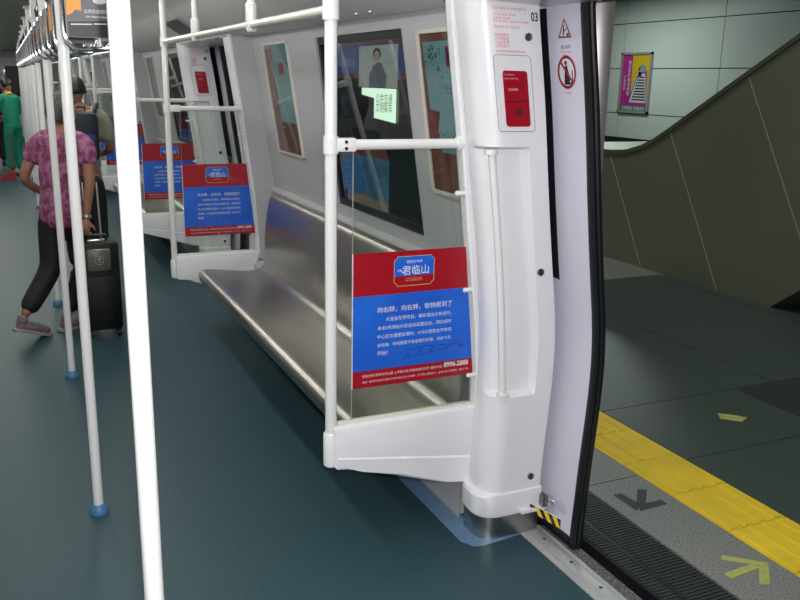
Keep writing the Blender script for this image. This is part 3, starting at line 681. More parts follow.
# ------------------------------------------------------------------ sliding door leaves
def leaf(mir, full, name, label, off=0.0):
    def Yf(y): return (8-y if mir else y)+off
    zs = [.035]+[.08+.06*i for i in range(30)]+[1.9]
    y0 = 2.176
    o = MB().loft([[(XL(z),Yf(y0),z),(XL(z),Yf(2.99),z),(XL(z)+.035,Yf(2.99),z),(XL(z)+.035,Yf(y0),z)] for z in zs]).build(name, leafm, smooth=30)
    tag(o, label, kind='structure')
    # rubber leading edge, a double bead
    rr2 = lambda z: [(XL(z)-.002,Yf(2.177),z),(XL(z)-.003,Yf(2.160),z),(XL(z)+.004,Yf(2.148),z),(XL(z)+.017,Yf(2.153),z),(XL(z)+.022,Yf(2.148),z),(XL(z)+.034,Yf(2.150),z),(XL(z)+.039,Yf(2.163),z),(XL(z)+.037,Yf(2.177),z)]
    MB().loft([rr2(z) for z in [-.005]+zs[1:]]).build('edge_seal', rubber, o, smooth=50)
    zz = [.94,1.0,1.1,1.2,1.3,1.4,1.5,1.6,1.7,1.8,1.83]
    def ye(z): return 2.356
    MB().loft([[(XL(z)-.002,Yf(ye(z)),z),(XL(z)-.002,Yf(2.90),z),(XL(z)+.01,Yf(2.90),z),(XL(z)+.01,Yf(ye(z)),z)] for z in zz]).build('dark_pane', rubber, o, smooth=40)
    MB().loft([[(XL(z)-.003,Yf(2.18),z),(XL(z)-.003,Yf(2.99),z),(XL(z)+.037,Yf(2.99),z),(XL(z)+.037,Yf(2.18),z)] for z in (.0,.036)]).build('bottom_guide', rubber, o, smooth=0)
    if full:
        def fn(u,v,d=0.0): return (XL(v)-.0010-d, u, v)      # u is y directly
        m = MB(); put_poly(m, [(2.215,.10),(2.335,.10),(2.335,.135),(2.215,.135)], lambda u,v: fn(u,v,.0008)); m.build('access_plate', mat('plate_lilac',(.50,.48,.56),.35), o, smooth=0)
        yc = 2.262
        # warning triangle
        zc = 1.764; w = .031; h = .023
        tri = [(yc+w,zc-h),(yc-w,zc-h),(yc,zc+h*1.25)]
        m = MB().use(ink_w); put_poly(m, tri, lambda u,v: fn(u,v,.0006)); m.use(redpl); put_line(m, tri, .005, lambda u,v: fn(u,v,.001), True)
        m.use(ink_k)
        for P in ([(yc+.010,zc-.018),(yc+.004,zc-.018),(yc+.001,zc+.012),(yc+.006,zc+.012)], [(yc+.004,zc-.004),(yc-.012,zc+.002),(yc-.012,zc-.001),(yc+.004,zc-.008)], [(yc-.010,zc-.020),(yc-.022,zc-.020),(yc-.022,zc-.012),(yc-.010,zc-.012)]): put_poly(m, P, lambda u,v: fn(u,v,.0012))
        m.build('warning_triangle', parent=o, smooth=0)
        m = MB().use(ink_k); put_text(m, '当心夹手', yc+.025, yc-.025, 1.712, lambda u,v: fn(u,v,.0006), vscale=-1)
        m.use(ink_r); put_text(m, 'Mind your hands', yc+.028, yc-.028, 1.697, lambda u,v: fn(u,v,.0006), vscale=-1); put_text(m, 'on the door', yc+.018, yc-.018, 1.689, lambda u,v: fn(u,v,.0006), vscale=-1)
        put_text(m, '禁止倚靠', yc+.016, yc-.016, 1.573, lambda u,v: fn(u,v,.0006), vscale=-1)
        m.build('sticker_text', parent=o, smooth=0)
        # prohibition sign
        zc = 1.636; rx = .048; rz = .050
        cir = [(yc+rx*math.cos(2*PI*i/28), zc+rz*math.sin(2*PI*i/28)) for i in range(28)]
        m = MB().use(ink_w); put_poly(m, cir, lambda u,v: fn(u,v,.0006)); m.use(redpl); put_line(m, [(yc+(a-yc)*.92, zc+(b-zc)*.92) for a,b in cir], .009, lambda u,v: fn(u,v,.0016), True)
        m.use(ink_k); put_poly(m, [(yc+.016,zc-.038),(yc-.014,zc-.038),(yc-.014,zc-.012),(yc-.004,zc+.012),(yc-.005,zc+.020),(yc+.008,zc+.020),(yc+.012,zc-.004)], lambda u,v: fn(u,v,.0010))
        put_poly(m, [(yc+.004+.007*math.cos(2*PI*i/10), zc+.028+.007*math.sin(2*PI*i/10)) for i in range(10)], lambda u,v: fn(u,v,.0010))
        put_line(m, [(yc-.014,zc-.034),(yc-.028,zc-.030),(yc-.028,zc+.004)], .005, lambda u,v: fn(u,v,.0010))
        m.use(redpl); put_line(m, [(yc+.030,zc+.031),(yc-.030,zc-.031)], .008, lambda u,v: fn(u,v,.0018))
        m.build('prohibition_sign', parent=o, smooth=0)
    return o
leaf(False, True, 'door_1', 'lilac-white sliding door leaf with warning stickers, standing open beside the nearest pillar')
leaf(True, False, 'door_2', 'sliding door leaf slid open at the second doorway, near side')
leaf(False, False, 'door_3', 'sliding door leaf slid open at the second doorway, far side', PER)
for k, n in ((1,4),(2,6)):
    leaf(True, False, 'door_%d' % n, 'open sliding door leaf, near side of the %s doorway' % ORD[k+1], PER*k)
    leaf(False, False, 'door_%d' % (n+1), 'open sliding door leaf, far side of the %s doorway' % ORD[k+1], PER*(k+1))
# little bracket under the pillar beside the leaf
t = thing('door_guide_bracket', (1.66, 2.31, .13), 'small metal guide bracket between the pillar foot and the open door leaf', 'bracket')
MB().box(1.645,1.668,2.285,2.33,.105,.15,.003).build('block', screwm, t)
MB().tube([(1.668,2.30,.128),(1.690,2.285,.120)], .006, 10).ball((1.690,2.285,.120), .009).build('pin', chrome, t)
MB().prism([(1.56,.094),(1.655,.094),(1.680,.112),(1.655,.106),(1.56,.106)], 2.29, 2.318, 'y').build('lip', white, t, smooth=0)

# striped guard between the pillar skirt and the leaf
t = thing('hazard_guard', (1.65, 2.28, .09), 'yellow and black striped guard strip at the foot of the nearest pillar and door leaf', 'guard')
ga, gb = (1.603,2.306), (1.693,2.236)
def gf(u, v, d=0.0): # u 0..1 along, v 0..1 up
    nx, ny = -(gb[1]-ga[1]), (gb[0]-ga[0]); L = math.hypot(nx, ny); nx, ny = nx/L, ny/L
    zt = .121+(.073-.121)*u; zb = .092+(.036-.092)*u
    return (ga[0]+(gb[0]-ga[0])*u-nx*d, ga[1]+(gb[1]-ga[1])*u-ny*d, zb+(zt-zb)*v)
MB().loft([[gf(u,0,0),gf(u,1,0),gf(u,1,-.006),gf(u,0,-.006)] for u in (0,1)]).build('guard_plate', white, t, smooth=0)
m = MB(); n = 7
for i in range(n):
    t0, t1 = i/n, (i+1)/n; sh = .16
    m.use((black, hazy)[i%2])
    put_poly(m, [(max(0,t0),0) if i == 0 else (min(1,t0+sh),0),(min(1,t1+sh),0),(t1,1),(t0,1)], lambda u,v: gf(u,v,.0008))
m.build('striped_tape', parent=t, smooth=0)

# ------------------------------------------------------------------ platform edge, platform floor
def slab(name, x0,x1,y0,y1,z0,z1,m,label):
    return tag(MB().box(x0,x1,y0,y1,z0,z1).build(name, m, smooth=0), label, kind='structure')
slab('platform_base', 1.80, 20, -3, 26, -.6, -.012, joint, 'dark bed under the platform paving')
# ribbed threshold plates
mb = MB().use(gratem)
for (xa, xb) in ((1.785,1.845),(1.862,2.015)):
    mb.box(xa, xb, .2, 8.0, -.012, -.004)
y = .6
while y < 3.3:
    mb.box(1.865, 2.012, y, y+.006, -.004, .0); mb.box(1.788, 1.842, y, y+.006, -.004, .0); y += .0165
mb.use(rubber).box(1.775,1.785,.2,8,-.05,-.006).box(1.845,1.862,.2,8,-.012,-.001)
tag(mb.build('platform_threshold', smooth=0), 'ribbed metal threshold plates along the platform edge', kind='structure')
# light granite strip
mb = MB().use(granL)
ys = [-3+.0, -2.2, .13, 1.33, 2.53, 3.73, 4.93, 6.13, 8, 26]
for a, b in zip(ys, ys[1:]): mb.box(2.02, 2.30, a+.004, b-.004, -.012, 0)
tag(mb.build('platform_floor', smooth=0), 'light speckled granite strip between threshold and yellow tactile paving', kind='structure')
# tactile strip
mb = MB().use(yellow)
yy = -3.07
while yy < 12:
    mb.box(2.302, 2.596, yy+.002, yy+.298, -.012, .001)
    for j in range(4):
        xc = 2.34+.073*j; mb.prism([(xc-.020,.001),(xc-.013,.0055),(xc+.013,.0055),(xc+.020,.001)], yy+.006, yy+.294, 'y')
    yy += .3
tag(mb.build('tactile_paving', smooth=20), 'yellow tactile paving strip with raised bars along the platform', kind='structure')
# dark granite field
mb = MB()
xs = [2.60, 3.80, 5.00, 6.2, 7.4, 20]; ys = [-3, -2.2, -1.0, .19, 1.38, 2.57, 3.17, 5.57]
for i in range(len(xs)-1):
    for j in range(len(ys)-1):
        a, b, c, d_ = xs[i], xs[i+1], ys[j], ys[j+1]
        mb.use(granD).box(a+.003, b-.003, c+.003, d_-.003, -.012, 0)
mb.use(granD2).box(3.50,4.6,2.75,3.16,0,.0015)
mb.use(granB)
for i in range(8):
    for j in range(16): mb.box(2.603+i*1.8, 4.397+i*1.8, 5.573+j*1.2, 6.767+j*1.2, -.012, 0)
tag(mb.build('platform_floor', smooth=0), 'dark green-grey granite platform floor, beige beyond', kind='structure')
# floor arrows and tape
def flat(name, polys, m, label, cat, z=.0005, base=(0,0)):
    mb = MB()
    for P in polys: mb.prism(P, z, z+.0012, 'z')
    return tag(mb.build(name, m, smooth=0), label, cat)
def tape_arrow(Q, m, label):
    mb = MB()
    for i, P in enumerate(Q): mb.prism(P, .0006, .0016+.0002*i, 'z')
    return tag(mb.build('floor_arrow', m, smooth=0), label, 'floor arrow')
tape_arrow([[(2.087, 2.426), (2.124, 2.425), (2.136, 2.317), (2.089, 2.285)], [(2.238, 2.319), (2.238, 2.284), (2.1, 2.28), (2.125, 2.322)], [(2.21, 2.427), (2.243, 2.408), (2.147, 2.304), (2.112, 2.318)]], tapeg, 'dark grey tape arrow on the granite pointing towards the train')
tape_arrow([[(2.158, 1.915), (2.133, 1.894), (2.235, 1.811), (2.273, 1.816)], [(2.243, 1.828), (2.273, 1.816), (2.172, 1.715), (2.142, 1.734)], [(2.076, 1.825), (2.077, 1.792), (2.221, 1.803), (2.215, 1.833)]], tapem, 'yellow-green tape arrow on the granite pointing away from the train')
tag(MB().prism([(3.14,2.93),(3.10,2.87),(3.17,2.80),(3.24,2.83),(3.20,2.88)], .0004, .0016, 'z').build('tape_scrap', tapem, smooth=0), 'small yellow tape scrap lying on the dark platform floor', 'tape')

# ------------------------------------------------------------------ platform screen: posts and added glowing panels that imitate reflections in the window
def screen_post(y0, y1, label):
    r = thing('screen_door_post', (1.93, (y0+y1)/2, 0), label, 'post', 'steel posts of the platform screen')
    MB().tube([(1.893,y0+.05,0),(1.893,y0+.05,1.3),(1.893,y0+.05,2.6)], .056, 40).build('post', postst, r)
    MB().tube([(1.893,y0+.05,0),(1.893,y0+.05,.10)], .062, 40).build('base', steel, r)
screen_post(2.46, 2.60, 'brushed steel platform screen post standing just behind the open door leaf')
screen_post(5.46, 5.56, 'brushed steel platform screen post at the near side of the second doorway')
screen_post(7.25, 7.36, 'brushed steel platform screen post at the far side of the second doorway')
for i, (a, b) in enumerate(((2.58,5.44),(7.37,10.3))):
    tag(MB().box(1.93,1.94,a,b,.1,2.4).build('window_%d' % (20+i), mat('dark_screen_glass',(.035,.045,.04),.12), smooth=0), ['dark glass screen panel outside the nearest window','dark glass screen panel outside the second window'][i], kind='structure')
navyrefl = mat('reflection_navy', (.012,.018,.11), .45, emit=((.03,.05,.22), .45)); brownrefl = mat('reflection_brown', (.2,.05,.04), .45, emit=((.22,.05,.04), .35))  # added glow imitates reflections in the window glass; no light boxes here
figrefl = mat('reflection_grey', (.3,.27,.26), .5, emit=((.34,.36,.36), .55))
t = thing('window_reflection', (1.92, 4.5, .8), 'added glowing panel imitating the window reflection of a navy-headed advert with figure and bright sheet', 'reflection panel')  # panel added outside the glass to imitate the reflected banner and portrait
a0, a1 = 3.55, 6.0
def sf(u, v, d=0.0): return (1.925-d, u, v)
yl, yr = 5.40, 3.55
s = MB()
s.use(navyrefl); put_poly(s, [(yl,1.62),(yr,1.62),(yr,1.80),(yl,1.80)], lambda u,v: sf(u,v,.001))
s.use(brownrefl); put_poly(s, [(yl,1.80),(yr,1.80),(yr,1.88),(yl,1.88)], lambda u,v: sf(u,v,.001)); put_poly(s, [(yl,1.605),(yr,1.605),(yr,1.622),(yl,1.622)], lambda u,v: sf(u,v,.0015))
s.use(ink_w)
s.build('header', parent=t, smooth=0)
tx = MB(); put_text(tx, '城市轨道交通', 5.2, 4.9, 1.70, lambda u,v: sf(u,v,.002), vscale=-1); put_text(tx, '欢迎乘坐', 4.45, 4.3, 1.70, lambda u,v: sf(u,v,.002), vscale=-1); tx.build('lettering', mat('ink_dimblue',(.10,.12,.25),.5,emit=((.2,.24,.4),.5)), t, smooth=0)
s = MB().use(figrefl); put_poly(s, [(4.82,1.56),(4.26,1.56),(4.26,1.79),(4.82,1.79)], lambda u,v: sf(u,v,.002))
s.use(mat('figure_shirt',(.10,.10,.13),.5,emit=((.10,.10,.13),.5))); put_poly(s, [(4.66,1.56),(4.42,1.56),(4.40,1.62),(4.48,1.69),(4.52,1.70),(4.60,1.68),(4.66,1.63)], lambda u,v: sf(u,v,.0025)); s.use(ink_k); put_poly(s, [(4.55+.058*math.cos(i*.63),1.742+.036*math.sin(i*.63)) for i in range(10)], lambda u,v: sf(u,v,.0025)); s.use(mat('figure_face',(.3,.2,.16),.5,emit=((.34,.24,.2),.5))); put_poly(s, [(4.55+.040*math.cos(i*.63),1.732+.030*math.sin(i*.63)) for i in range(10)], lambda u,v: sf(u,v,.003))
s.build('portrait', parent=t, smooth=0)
s = MB(); put_poly(s, [(4.77,1.555),(4.27,1.555),(4.27,1.372),(4.58,1.388),(4.58,1.50),(4.77,1.515)], lambda u,v: sf(u,v,.003)); s.build('reflected_sheet', sheetrefl, t, smooth=0)  # bright patch of the reflection, drawn as a glowing sheet
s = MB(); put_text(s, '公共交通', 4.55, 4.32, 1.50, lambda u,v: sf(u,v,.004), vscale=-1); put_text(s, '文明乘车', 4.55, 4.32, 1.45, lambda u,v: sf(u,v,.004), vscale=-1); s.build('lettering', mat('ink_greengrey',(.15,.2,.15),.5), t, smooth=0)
t = thing('window_reflection', (1.92, 4.7, .8), 'added glowing panel imitating a low window reflection, blue swirl with red top and beige foot', 'reflection panel')  # second added panel, imitating the lower part of the window reflection
s = MB().use(mat('reflection_blue_swirl', (.02,.08,.22), .4, noise=((5,5,9), 3, (.18,.34,.46), .45, .7), emit=((.05,.13,.22), .5))); put_poly(s, [(5.15,.92),(4.35,.92),(4.35,1.16),(5.15,1.16)], lambda u,v: sf(u,v,.001))  # swirl colours and faint glow paint in the reflection
s.use(brownrefl); put_poly(s, [(5.15,1.16),(4.35,1.16),(4.45,1.26),(5.15,1.24)], lambda u,v: sf(u,v,.001))
s.use(mat('reflection_beige',(.20,.18,.13),.5,emit=((.2,.18,.13),.5))); put_poly(s, [(5.0,.76),(4.35,.76),(4.35,.92),(5.0,.92)], lambda u,v: sf(u,v,.001))
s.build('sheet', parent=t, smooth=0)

# ------------------------------------------------------------------ escalator side and station wall
t = thing('escalator', (5.7, 5.0, 0), 'big olive-bronze clad escalator side rising to the right on the platform', 'escalator')
def top(y): return 1.695-.594*(y-4.88)
_top0 = top
def top(y):                              # the sloping edge eases into a level landing
    z = _top0(y)
    return z if y < 5.7 else (_top0(5.7)+(.985-_top0(5.7))*min(1,(y-5.7)/.7)*(2-min(1,(y-5.7)/.7)) if True else z)
side = [(7.7,0),(4.40,0),(3.6,.62),(1.2,2.30),(-1.0,3.75),(-1.0,top(-1.0)),(5.7,top(5.7)),(5.85,top(5.85)),(6.0,top(6.0)),(6.2,top(6.2)),(6.4,top(6.4)),(7.7,top(7.7))]
mb = MB().prism([(y,z) for y,z in side], 5.11, 6.7, 'x').build('cladding', escm, t, smooth=0)
mb = MB()
for y0 in [4.88+.78*i for i in range(-5, 4)]:
    z0 = top(y0); zb = 0.002; yb = y0-(z0-zb)*.587
    # clip to the underside
    n = 30; pts = []
    for i in range(n+1):
        y = y0+(yb-y0)*i/n; z = z0+(zb-z0)*i/n
        und = 0 if y >= 4.40 else (.62*(4.40-y)/.8 if y > 3.6 else .62+1.68*(3.6-y)/2.4)
        if z >= und: pts.append((y,z))
    if len(pts) > 1:
        (ya,za),(yb_,zb_) = pts[0], pts[-1]
        mb.prism([(ya-.006,za),(ya+.006,za),(yb_+.006,zb_),(yb_-.006,zb_)], 5.107, 5.112, 'x')
mb.build('panel_seams', seamm, t, smooth=0)
mb = MB().loft([[(5.095,y,top(y)-.01),(5.15,y,top(y)-.01),(5.15,y,top(y)+.03),(5.095,y,top(y)+.03)] for y in (7.65,6.4,6.2,6.0,5.85,5.7,-1.0)]).build('edge_trim', mat('olive_trim',(.12,.125,.085),.35,metal=.4), t, smooth=0)
mb = MB()
mb.loft([[(6.66,y,top(y)-.01),(6.70,y,top(y)-.01),(6.70,y,top(y)+.05),(6.66,y,top(y)+.05)] for y in (7.6,6.4,6.0,5.7,-1.0)]).build('far_trim', escm, t, smooth=0)

WX = 15.8
mb = MB().use(stwall)
zs = [.80,.84+.0,2.05,3.25,4.45]; zs = [0.16,.84,2.05,3.25,4.60]; yw = [16.0-3.6*i for i in range(6, -3, -1)]
yw = [-5.6,-2.0,1.6,5.2,8.8,12.4,16.0,19.65,23.3,26.9]
mbj = MB()
for a, b in zip(yw, yw[1:]):
    for c, d_ in zip(zs, zs[1:]): mb.box(WX, WX+.06, a+.012, b-.012, c+.012, d_-.012)
mb.use(joint).box(WX+.045, WX+.2, -5.6, 26.9, 0, 4.6).box(WX-.02, WX+.05, -5.6, 26.9, 0, .15)
tag(mb.build('wall_platform', smooth=0), 'pale green enamel panelled wall across the station', kind='structure')
tag(MB().box(2.2, WX+.3, -5.6, 26.9, 3.95, 4.05).build('ceiling_platform', stdark, smooth=0), 'dark station ceiling', kind='structure')
tag(MB().box(1.9, WX+.3, 26.9, 27.0, 0, 4.6).build('wall_platform_end', stdark, smooth=0), 'dark end wall of the station', kind='structure')
# framed poster on the station wall
t = thing('framed_poster', (WX-.05, 19.0, .86), 'framed magenta and yellow staircase poster on the far station wall', 'poster')
y0, y1, z0, z1 = 18.40, 19.66, .86, 2.48
MB().box(WX-.07,WX-.005,y0,y0+.06,z0,z1).box(WX-.07,WX-.005,y1-.06,y1,z0,z1).box(WX-.07,WX-.005,y0,y1,z0,z0+.06).box(WX-.07,WX-.005,y0,y1,z1-.06,z1).build('frame', frame_al, t, smooth=0)
def fp(u, v, d=0.0): return (WX-.03-d, y1-.06-u*(y1-y0-.12), z0+.06+v*(z1-z0-.12))
s = MB().use(magenta); put_poly(s, [(0,.09),(1,.09),(1,1),(0,1)], fp)
s.use(adgreen); put_poly(s, [(0,0),(1,0),(1,.09),(0,.09)], fp)
s.use(adyel); put_poly(s, [(.36,.30),(.50,.42),(.62,.74),(.90,.72),(.95,.18),(1,.18),(1,1),(.36,1)], lambda u,v: fp(u,v,.002))
s.use(ink_w)
put_poly(s, [(.30,.15),(.48,.55),(.58,.66),(.85,.66),(.95,.15)], lambda u,v: fp(u,v,.004))
s.use(ink_k)
for i in range(9):
    v = .19+.05*i; put_poly(s, [(.42+.022*i,v),(.92-.010*i,v),(.92-.010*i,v+.024),(.42+.022*i,v+.024)], lambda u,v: fp(u,v,.006))
put_line(s, [(.30,.14),(.50,.50),(.64,.70)], .025, lambda u,v: fp(u,v,.007))
put_poly(s, [(.60,.62),(.72,.62),(.70,.74),(.66,.80),(.60,.76)], lambda u,v: fp(u,v,.007))
s.use(adteal); put_poly(s, [(.62,.70),(.86,.68),(.84,.80),(.70,.84)], lambda u,v: fp(u,v,.008))
s.build('sheet', parent=t, smooth=0)
s = MB()
for i, ch in enumerate('安全乘梯请勿奔跑'): put_text(s, ch, .22, .32, .86-.078*i, lambda u,v: fp(u,v,.004), .02, .75)
for i, ch in enumerate('握紧扶手'): put_text(s, ch, .08, .16, .60-.068*i, lambda u,v: fp(u,v,.004), .02, .75)
put_text(s, '文明乘车 你我同行', .08, .92, .045, lambda u,v: fp(u,v,.004), .02, .75)
s.build('lettering', ink_w, t, smooth=0)
t = thing('round_bollard', (13.2, 16.0, 0), 'low grey rounded plinth on the floor beyond the escalator', 'plinth')
MB().tube([(13.2,16.4,0),(13.2,16.4,.10),(13.2,16.4,.14)], [1.1,1.1,1.0], 30).build('plinth_body', granB, t)
MB().tube([(13.2,16.4,.14),(13.2,16.4,.17)], [.95,.9], 30).build('plinth_cap', white, t)
# ------------------------------------------------------------------ people
skinm = mat('skin', (.28,.13,.08), .55, noise=((9,9,9), 2, (.23,.10,.06), .35, .7))
hairg = mat('grey_hair', (.05,.045,.04), .7, noise=((60,60,20), 3, (.11,.10,.09), .4, .65))
hairk = mat('black_hair', (.008,.007,.007), .45)
blouse = mat('pink_patterned_blouse', (.16,.024,.08), .8, noise=((24,24,24), 4, (.33,.12,.22), .42, .62))
blackc = mat('black_trousers', (.006,.006,.008), .75)
shoeg = mat('grey_trainers', (.13,.11,.11), .7, noise=((50,50,50), 3, (.22,.18,.18), .4, .6))
beige = mat('beige_shirt', (.24,.23,.18), .8)
navyc = mat('navy_backpack', (.004,.006,.020), .6)
greenc = mat('green_uniform', (.005,.22,.14), .75)
case_m = mat('black_suitcase', (.003,.003,.004), .6, bump=((90,90,90), .2, .001))

def skin_graph(nodes, edges, root, sub=1):
    names = list(nodes); me = bpy.data.meshes.new('g')
    me.from_pydata([nodes[n][0] for n in names], [(names.index(a), names.index(b)) for a, b in edges], [])
    o = bpy.data.objects.new('g', me); COL.objects.link(o)
    m = o.modifiers.new('s', 'SKIN'); m.use_smooth_shade = True
    for i, n in enumerate(names):
        r = nodes[n][1]; r = r if isinstance(r, tuple) else (r, r)
        me.skin_vertices[0].data[i].radius = r; me.skin_vertices[0].data[i].use_root = (n == root)
    s = o.modifiers.new('u', 'SUBSURF'); s.levels = sub; s.render_levels = sub
    bpy.context.view_layer.update()
    ev = bpy.data.meshes.new_from_object(o.evaluated_get(bpy.context.evaluated_depsgraph_get()))
    bpy.data.objects.remove(o); return ev
def mesh_to_mb(mb, me):
    mb.add([v.co[:] for v in me.vertices], [tuple(p.vertices) for p in me.polygons]); bpy.data.meshes.remove(me)
def head_mb(mb, c, fwd, s=1.0):
    """skull with brow, nose, chin and ears, facing fwd"""
    f = Vector(fwd).normalized(); r = f.cross(Vector((0,0,1))).normalized(); u = r.cross(f)
    M = Matrix((r, f, u)).transposed().to_4x4(); M.translation = c
    bm = bmesh.new(); bmesh.ops.create_uvsphere(bm, u_segments=28, v_segments=20, radius=1)
    for v in bm.verts:
        x, y, z = v.co; w = .074*(1-.22*max(0,-z)); d = .094*(1-.10*max(0,-z))
        v.co = Vector((x*w, y*d + (.008 if y > 0 and z < 0 else 0), z*.112))
        if y > .5 and abs(z+.12) < .25 and abs(x) < .5: v.co.y -= .006*(1-abs(x)*1.6)
        if y > 0 and .18 < z < .45: v.co.y += .004
    mb.bm(bm, M @ Matrix.Scale(s, 4))
    def P(x, y, z): return (M @ (Vector((x,y,z))*s))[:]
    mb.tube([P(0,.088,.012), P(0,.104,-.018), P(0,.096,-.028)], [.006*s,.012*s,.009*s], 8)
    for q in (-1, 1):
        mb.tube([P(q*.068,-.004,.018), P(q*.082,-.012,.008), P(q*.072,-.004,-.026)], [.008*s,.011*s,.007*s], 8)
    mb.tube([P(-.024,.086,-.052), P(0,.094,-.052), P(.024,.086,-.052)], [.005*s,.009*s,.005*s], 8)
    return P
def hand_chains(mb, wrist, direction, palm_n, thumb_side, s=1.0, curl=.5):
    d = Vector(direction).normalized(); n = Vector(palm_n).normalized(); t = d.cross(n).normalized()*thumb_side
    W = Vector(wrist)
    mb.tube([W, W+d*.03*s, W+d*.075*s], [.021*s,.030*s,.026*s], 10)
    for i, L in enumerate((.070,.078,.072,.056)):
        b = W+d*.072*s+t*(.027-.018*i)*s; pts = [b]; a = 0
        for j, k in enumerate((.45,.32,.23)):
            a += curl*(.6+.4*j); dd = d*math.cos(a)+n*math.sin(a); pts.append(pts[-1]+dd*L*k*s)
        mb.tube(pts, [.0092*s,.0088*s,.0082*s,.0065*s], 8)
    b = W+d*.025*s+t*.024*s; q = (d*.6+t*.7+n*.3).normalized(); q2 = (d*.85+t*.15+n*.6).normalized()
    mb.tube([b, b+q*.035*s, b+q*.035*s+q2*.035*s], [.013*s,.0105*s,.008*s], 8)
def remesh(mb, name, m, parent, vox):
    o = mb.build(name, m, parent)
    r = o.modifiers.new('r', 'REMESH'); r.mode = 'VOXEL'; r.voxel_size = vox; r.use_smooth_shade = True
    s = o.modifiers.new('sm', 'SMOOTH'); s.factor = .5; s.iterations = 3
    bpy.context.view_layer.update()
    me = bpy.data.meshes.new_from_object(o.evaluated_get(bpy.context.evaluated_depsgraph_get()))
    o.modifiers.clear(); old = o.data; o.data = me; bpy.data.meshes.remove(old); me.shade_smooth(); return o
def garment(nodes, edges, root, name, m, parent, vox=.016, extra=None):
    mb = MB(); mesh_to_mb(mb, skin_graph(nodes, edges, root))
    if extra: extra(mb)
    return remesh(mb, name, m, parent, vox)
def shoe(name, ankle, toe, m, parent, z0):
    a = Vector(ankle); t = Vector(toe); d = (t-a); d.z = 0; L = d.length; d.normalize()
    heel = Vector((a.x, a.y, z0[0]+.03))-d*.045; tip = Vector((t.x, t.y, z0[1]+.026))
    mid = (heel+tip)/2+Vector((0,0,.008))
    mb = MB().tube([heel, heel+(mid-heel)*.35, mid, tip-(tip-mid)*.25, tip+d*.012], [.026,.034,.038,.036,.020], 14).tube([heel+d*.03+Vector((0,0,.02)), Vector((a.x,a.y,a.z+.015))], [.034,.034], 12)
    o = remesh(mb, name, m, parent, .008)
    n = d.cross(Vector((0,0,1)))
    def o3(p, w): return [tuple(p+n*w), tuple(p-n*w)]
    h0 = heel-Vector((0,0,.028))-d*.022; m0 = mid-Vector((0,0,.036)); t0 = tip-Vector((0,0,.024))+d*.018
    rings = []
    for p, w in ((h0,.020),(h0+d*.03,.032),(m0,.036),(t0-d*.04,.040),(t0,.020)):
        A = o3(p, w); rings.append([A[0], A[1], (A[1][0],A[1][1],A[1][2]+.016), (A[0][0],A[0][1],A[0][2]+.016)])
    MB().loft(rings).build('sole', mat('pale_sole',(.34,.28,.27),.7), o)
    return o
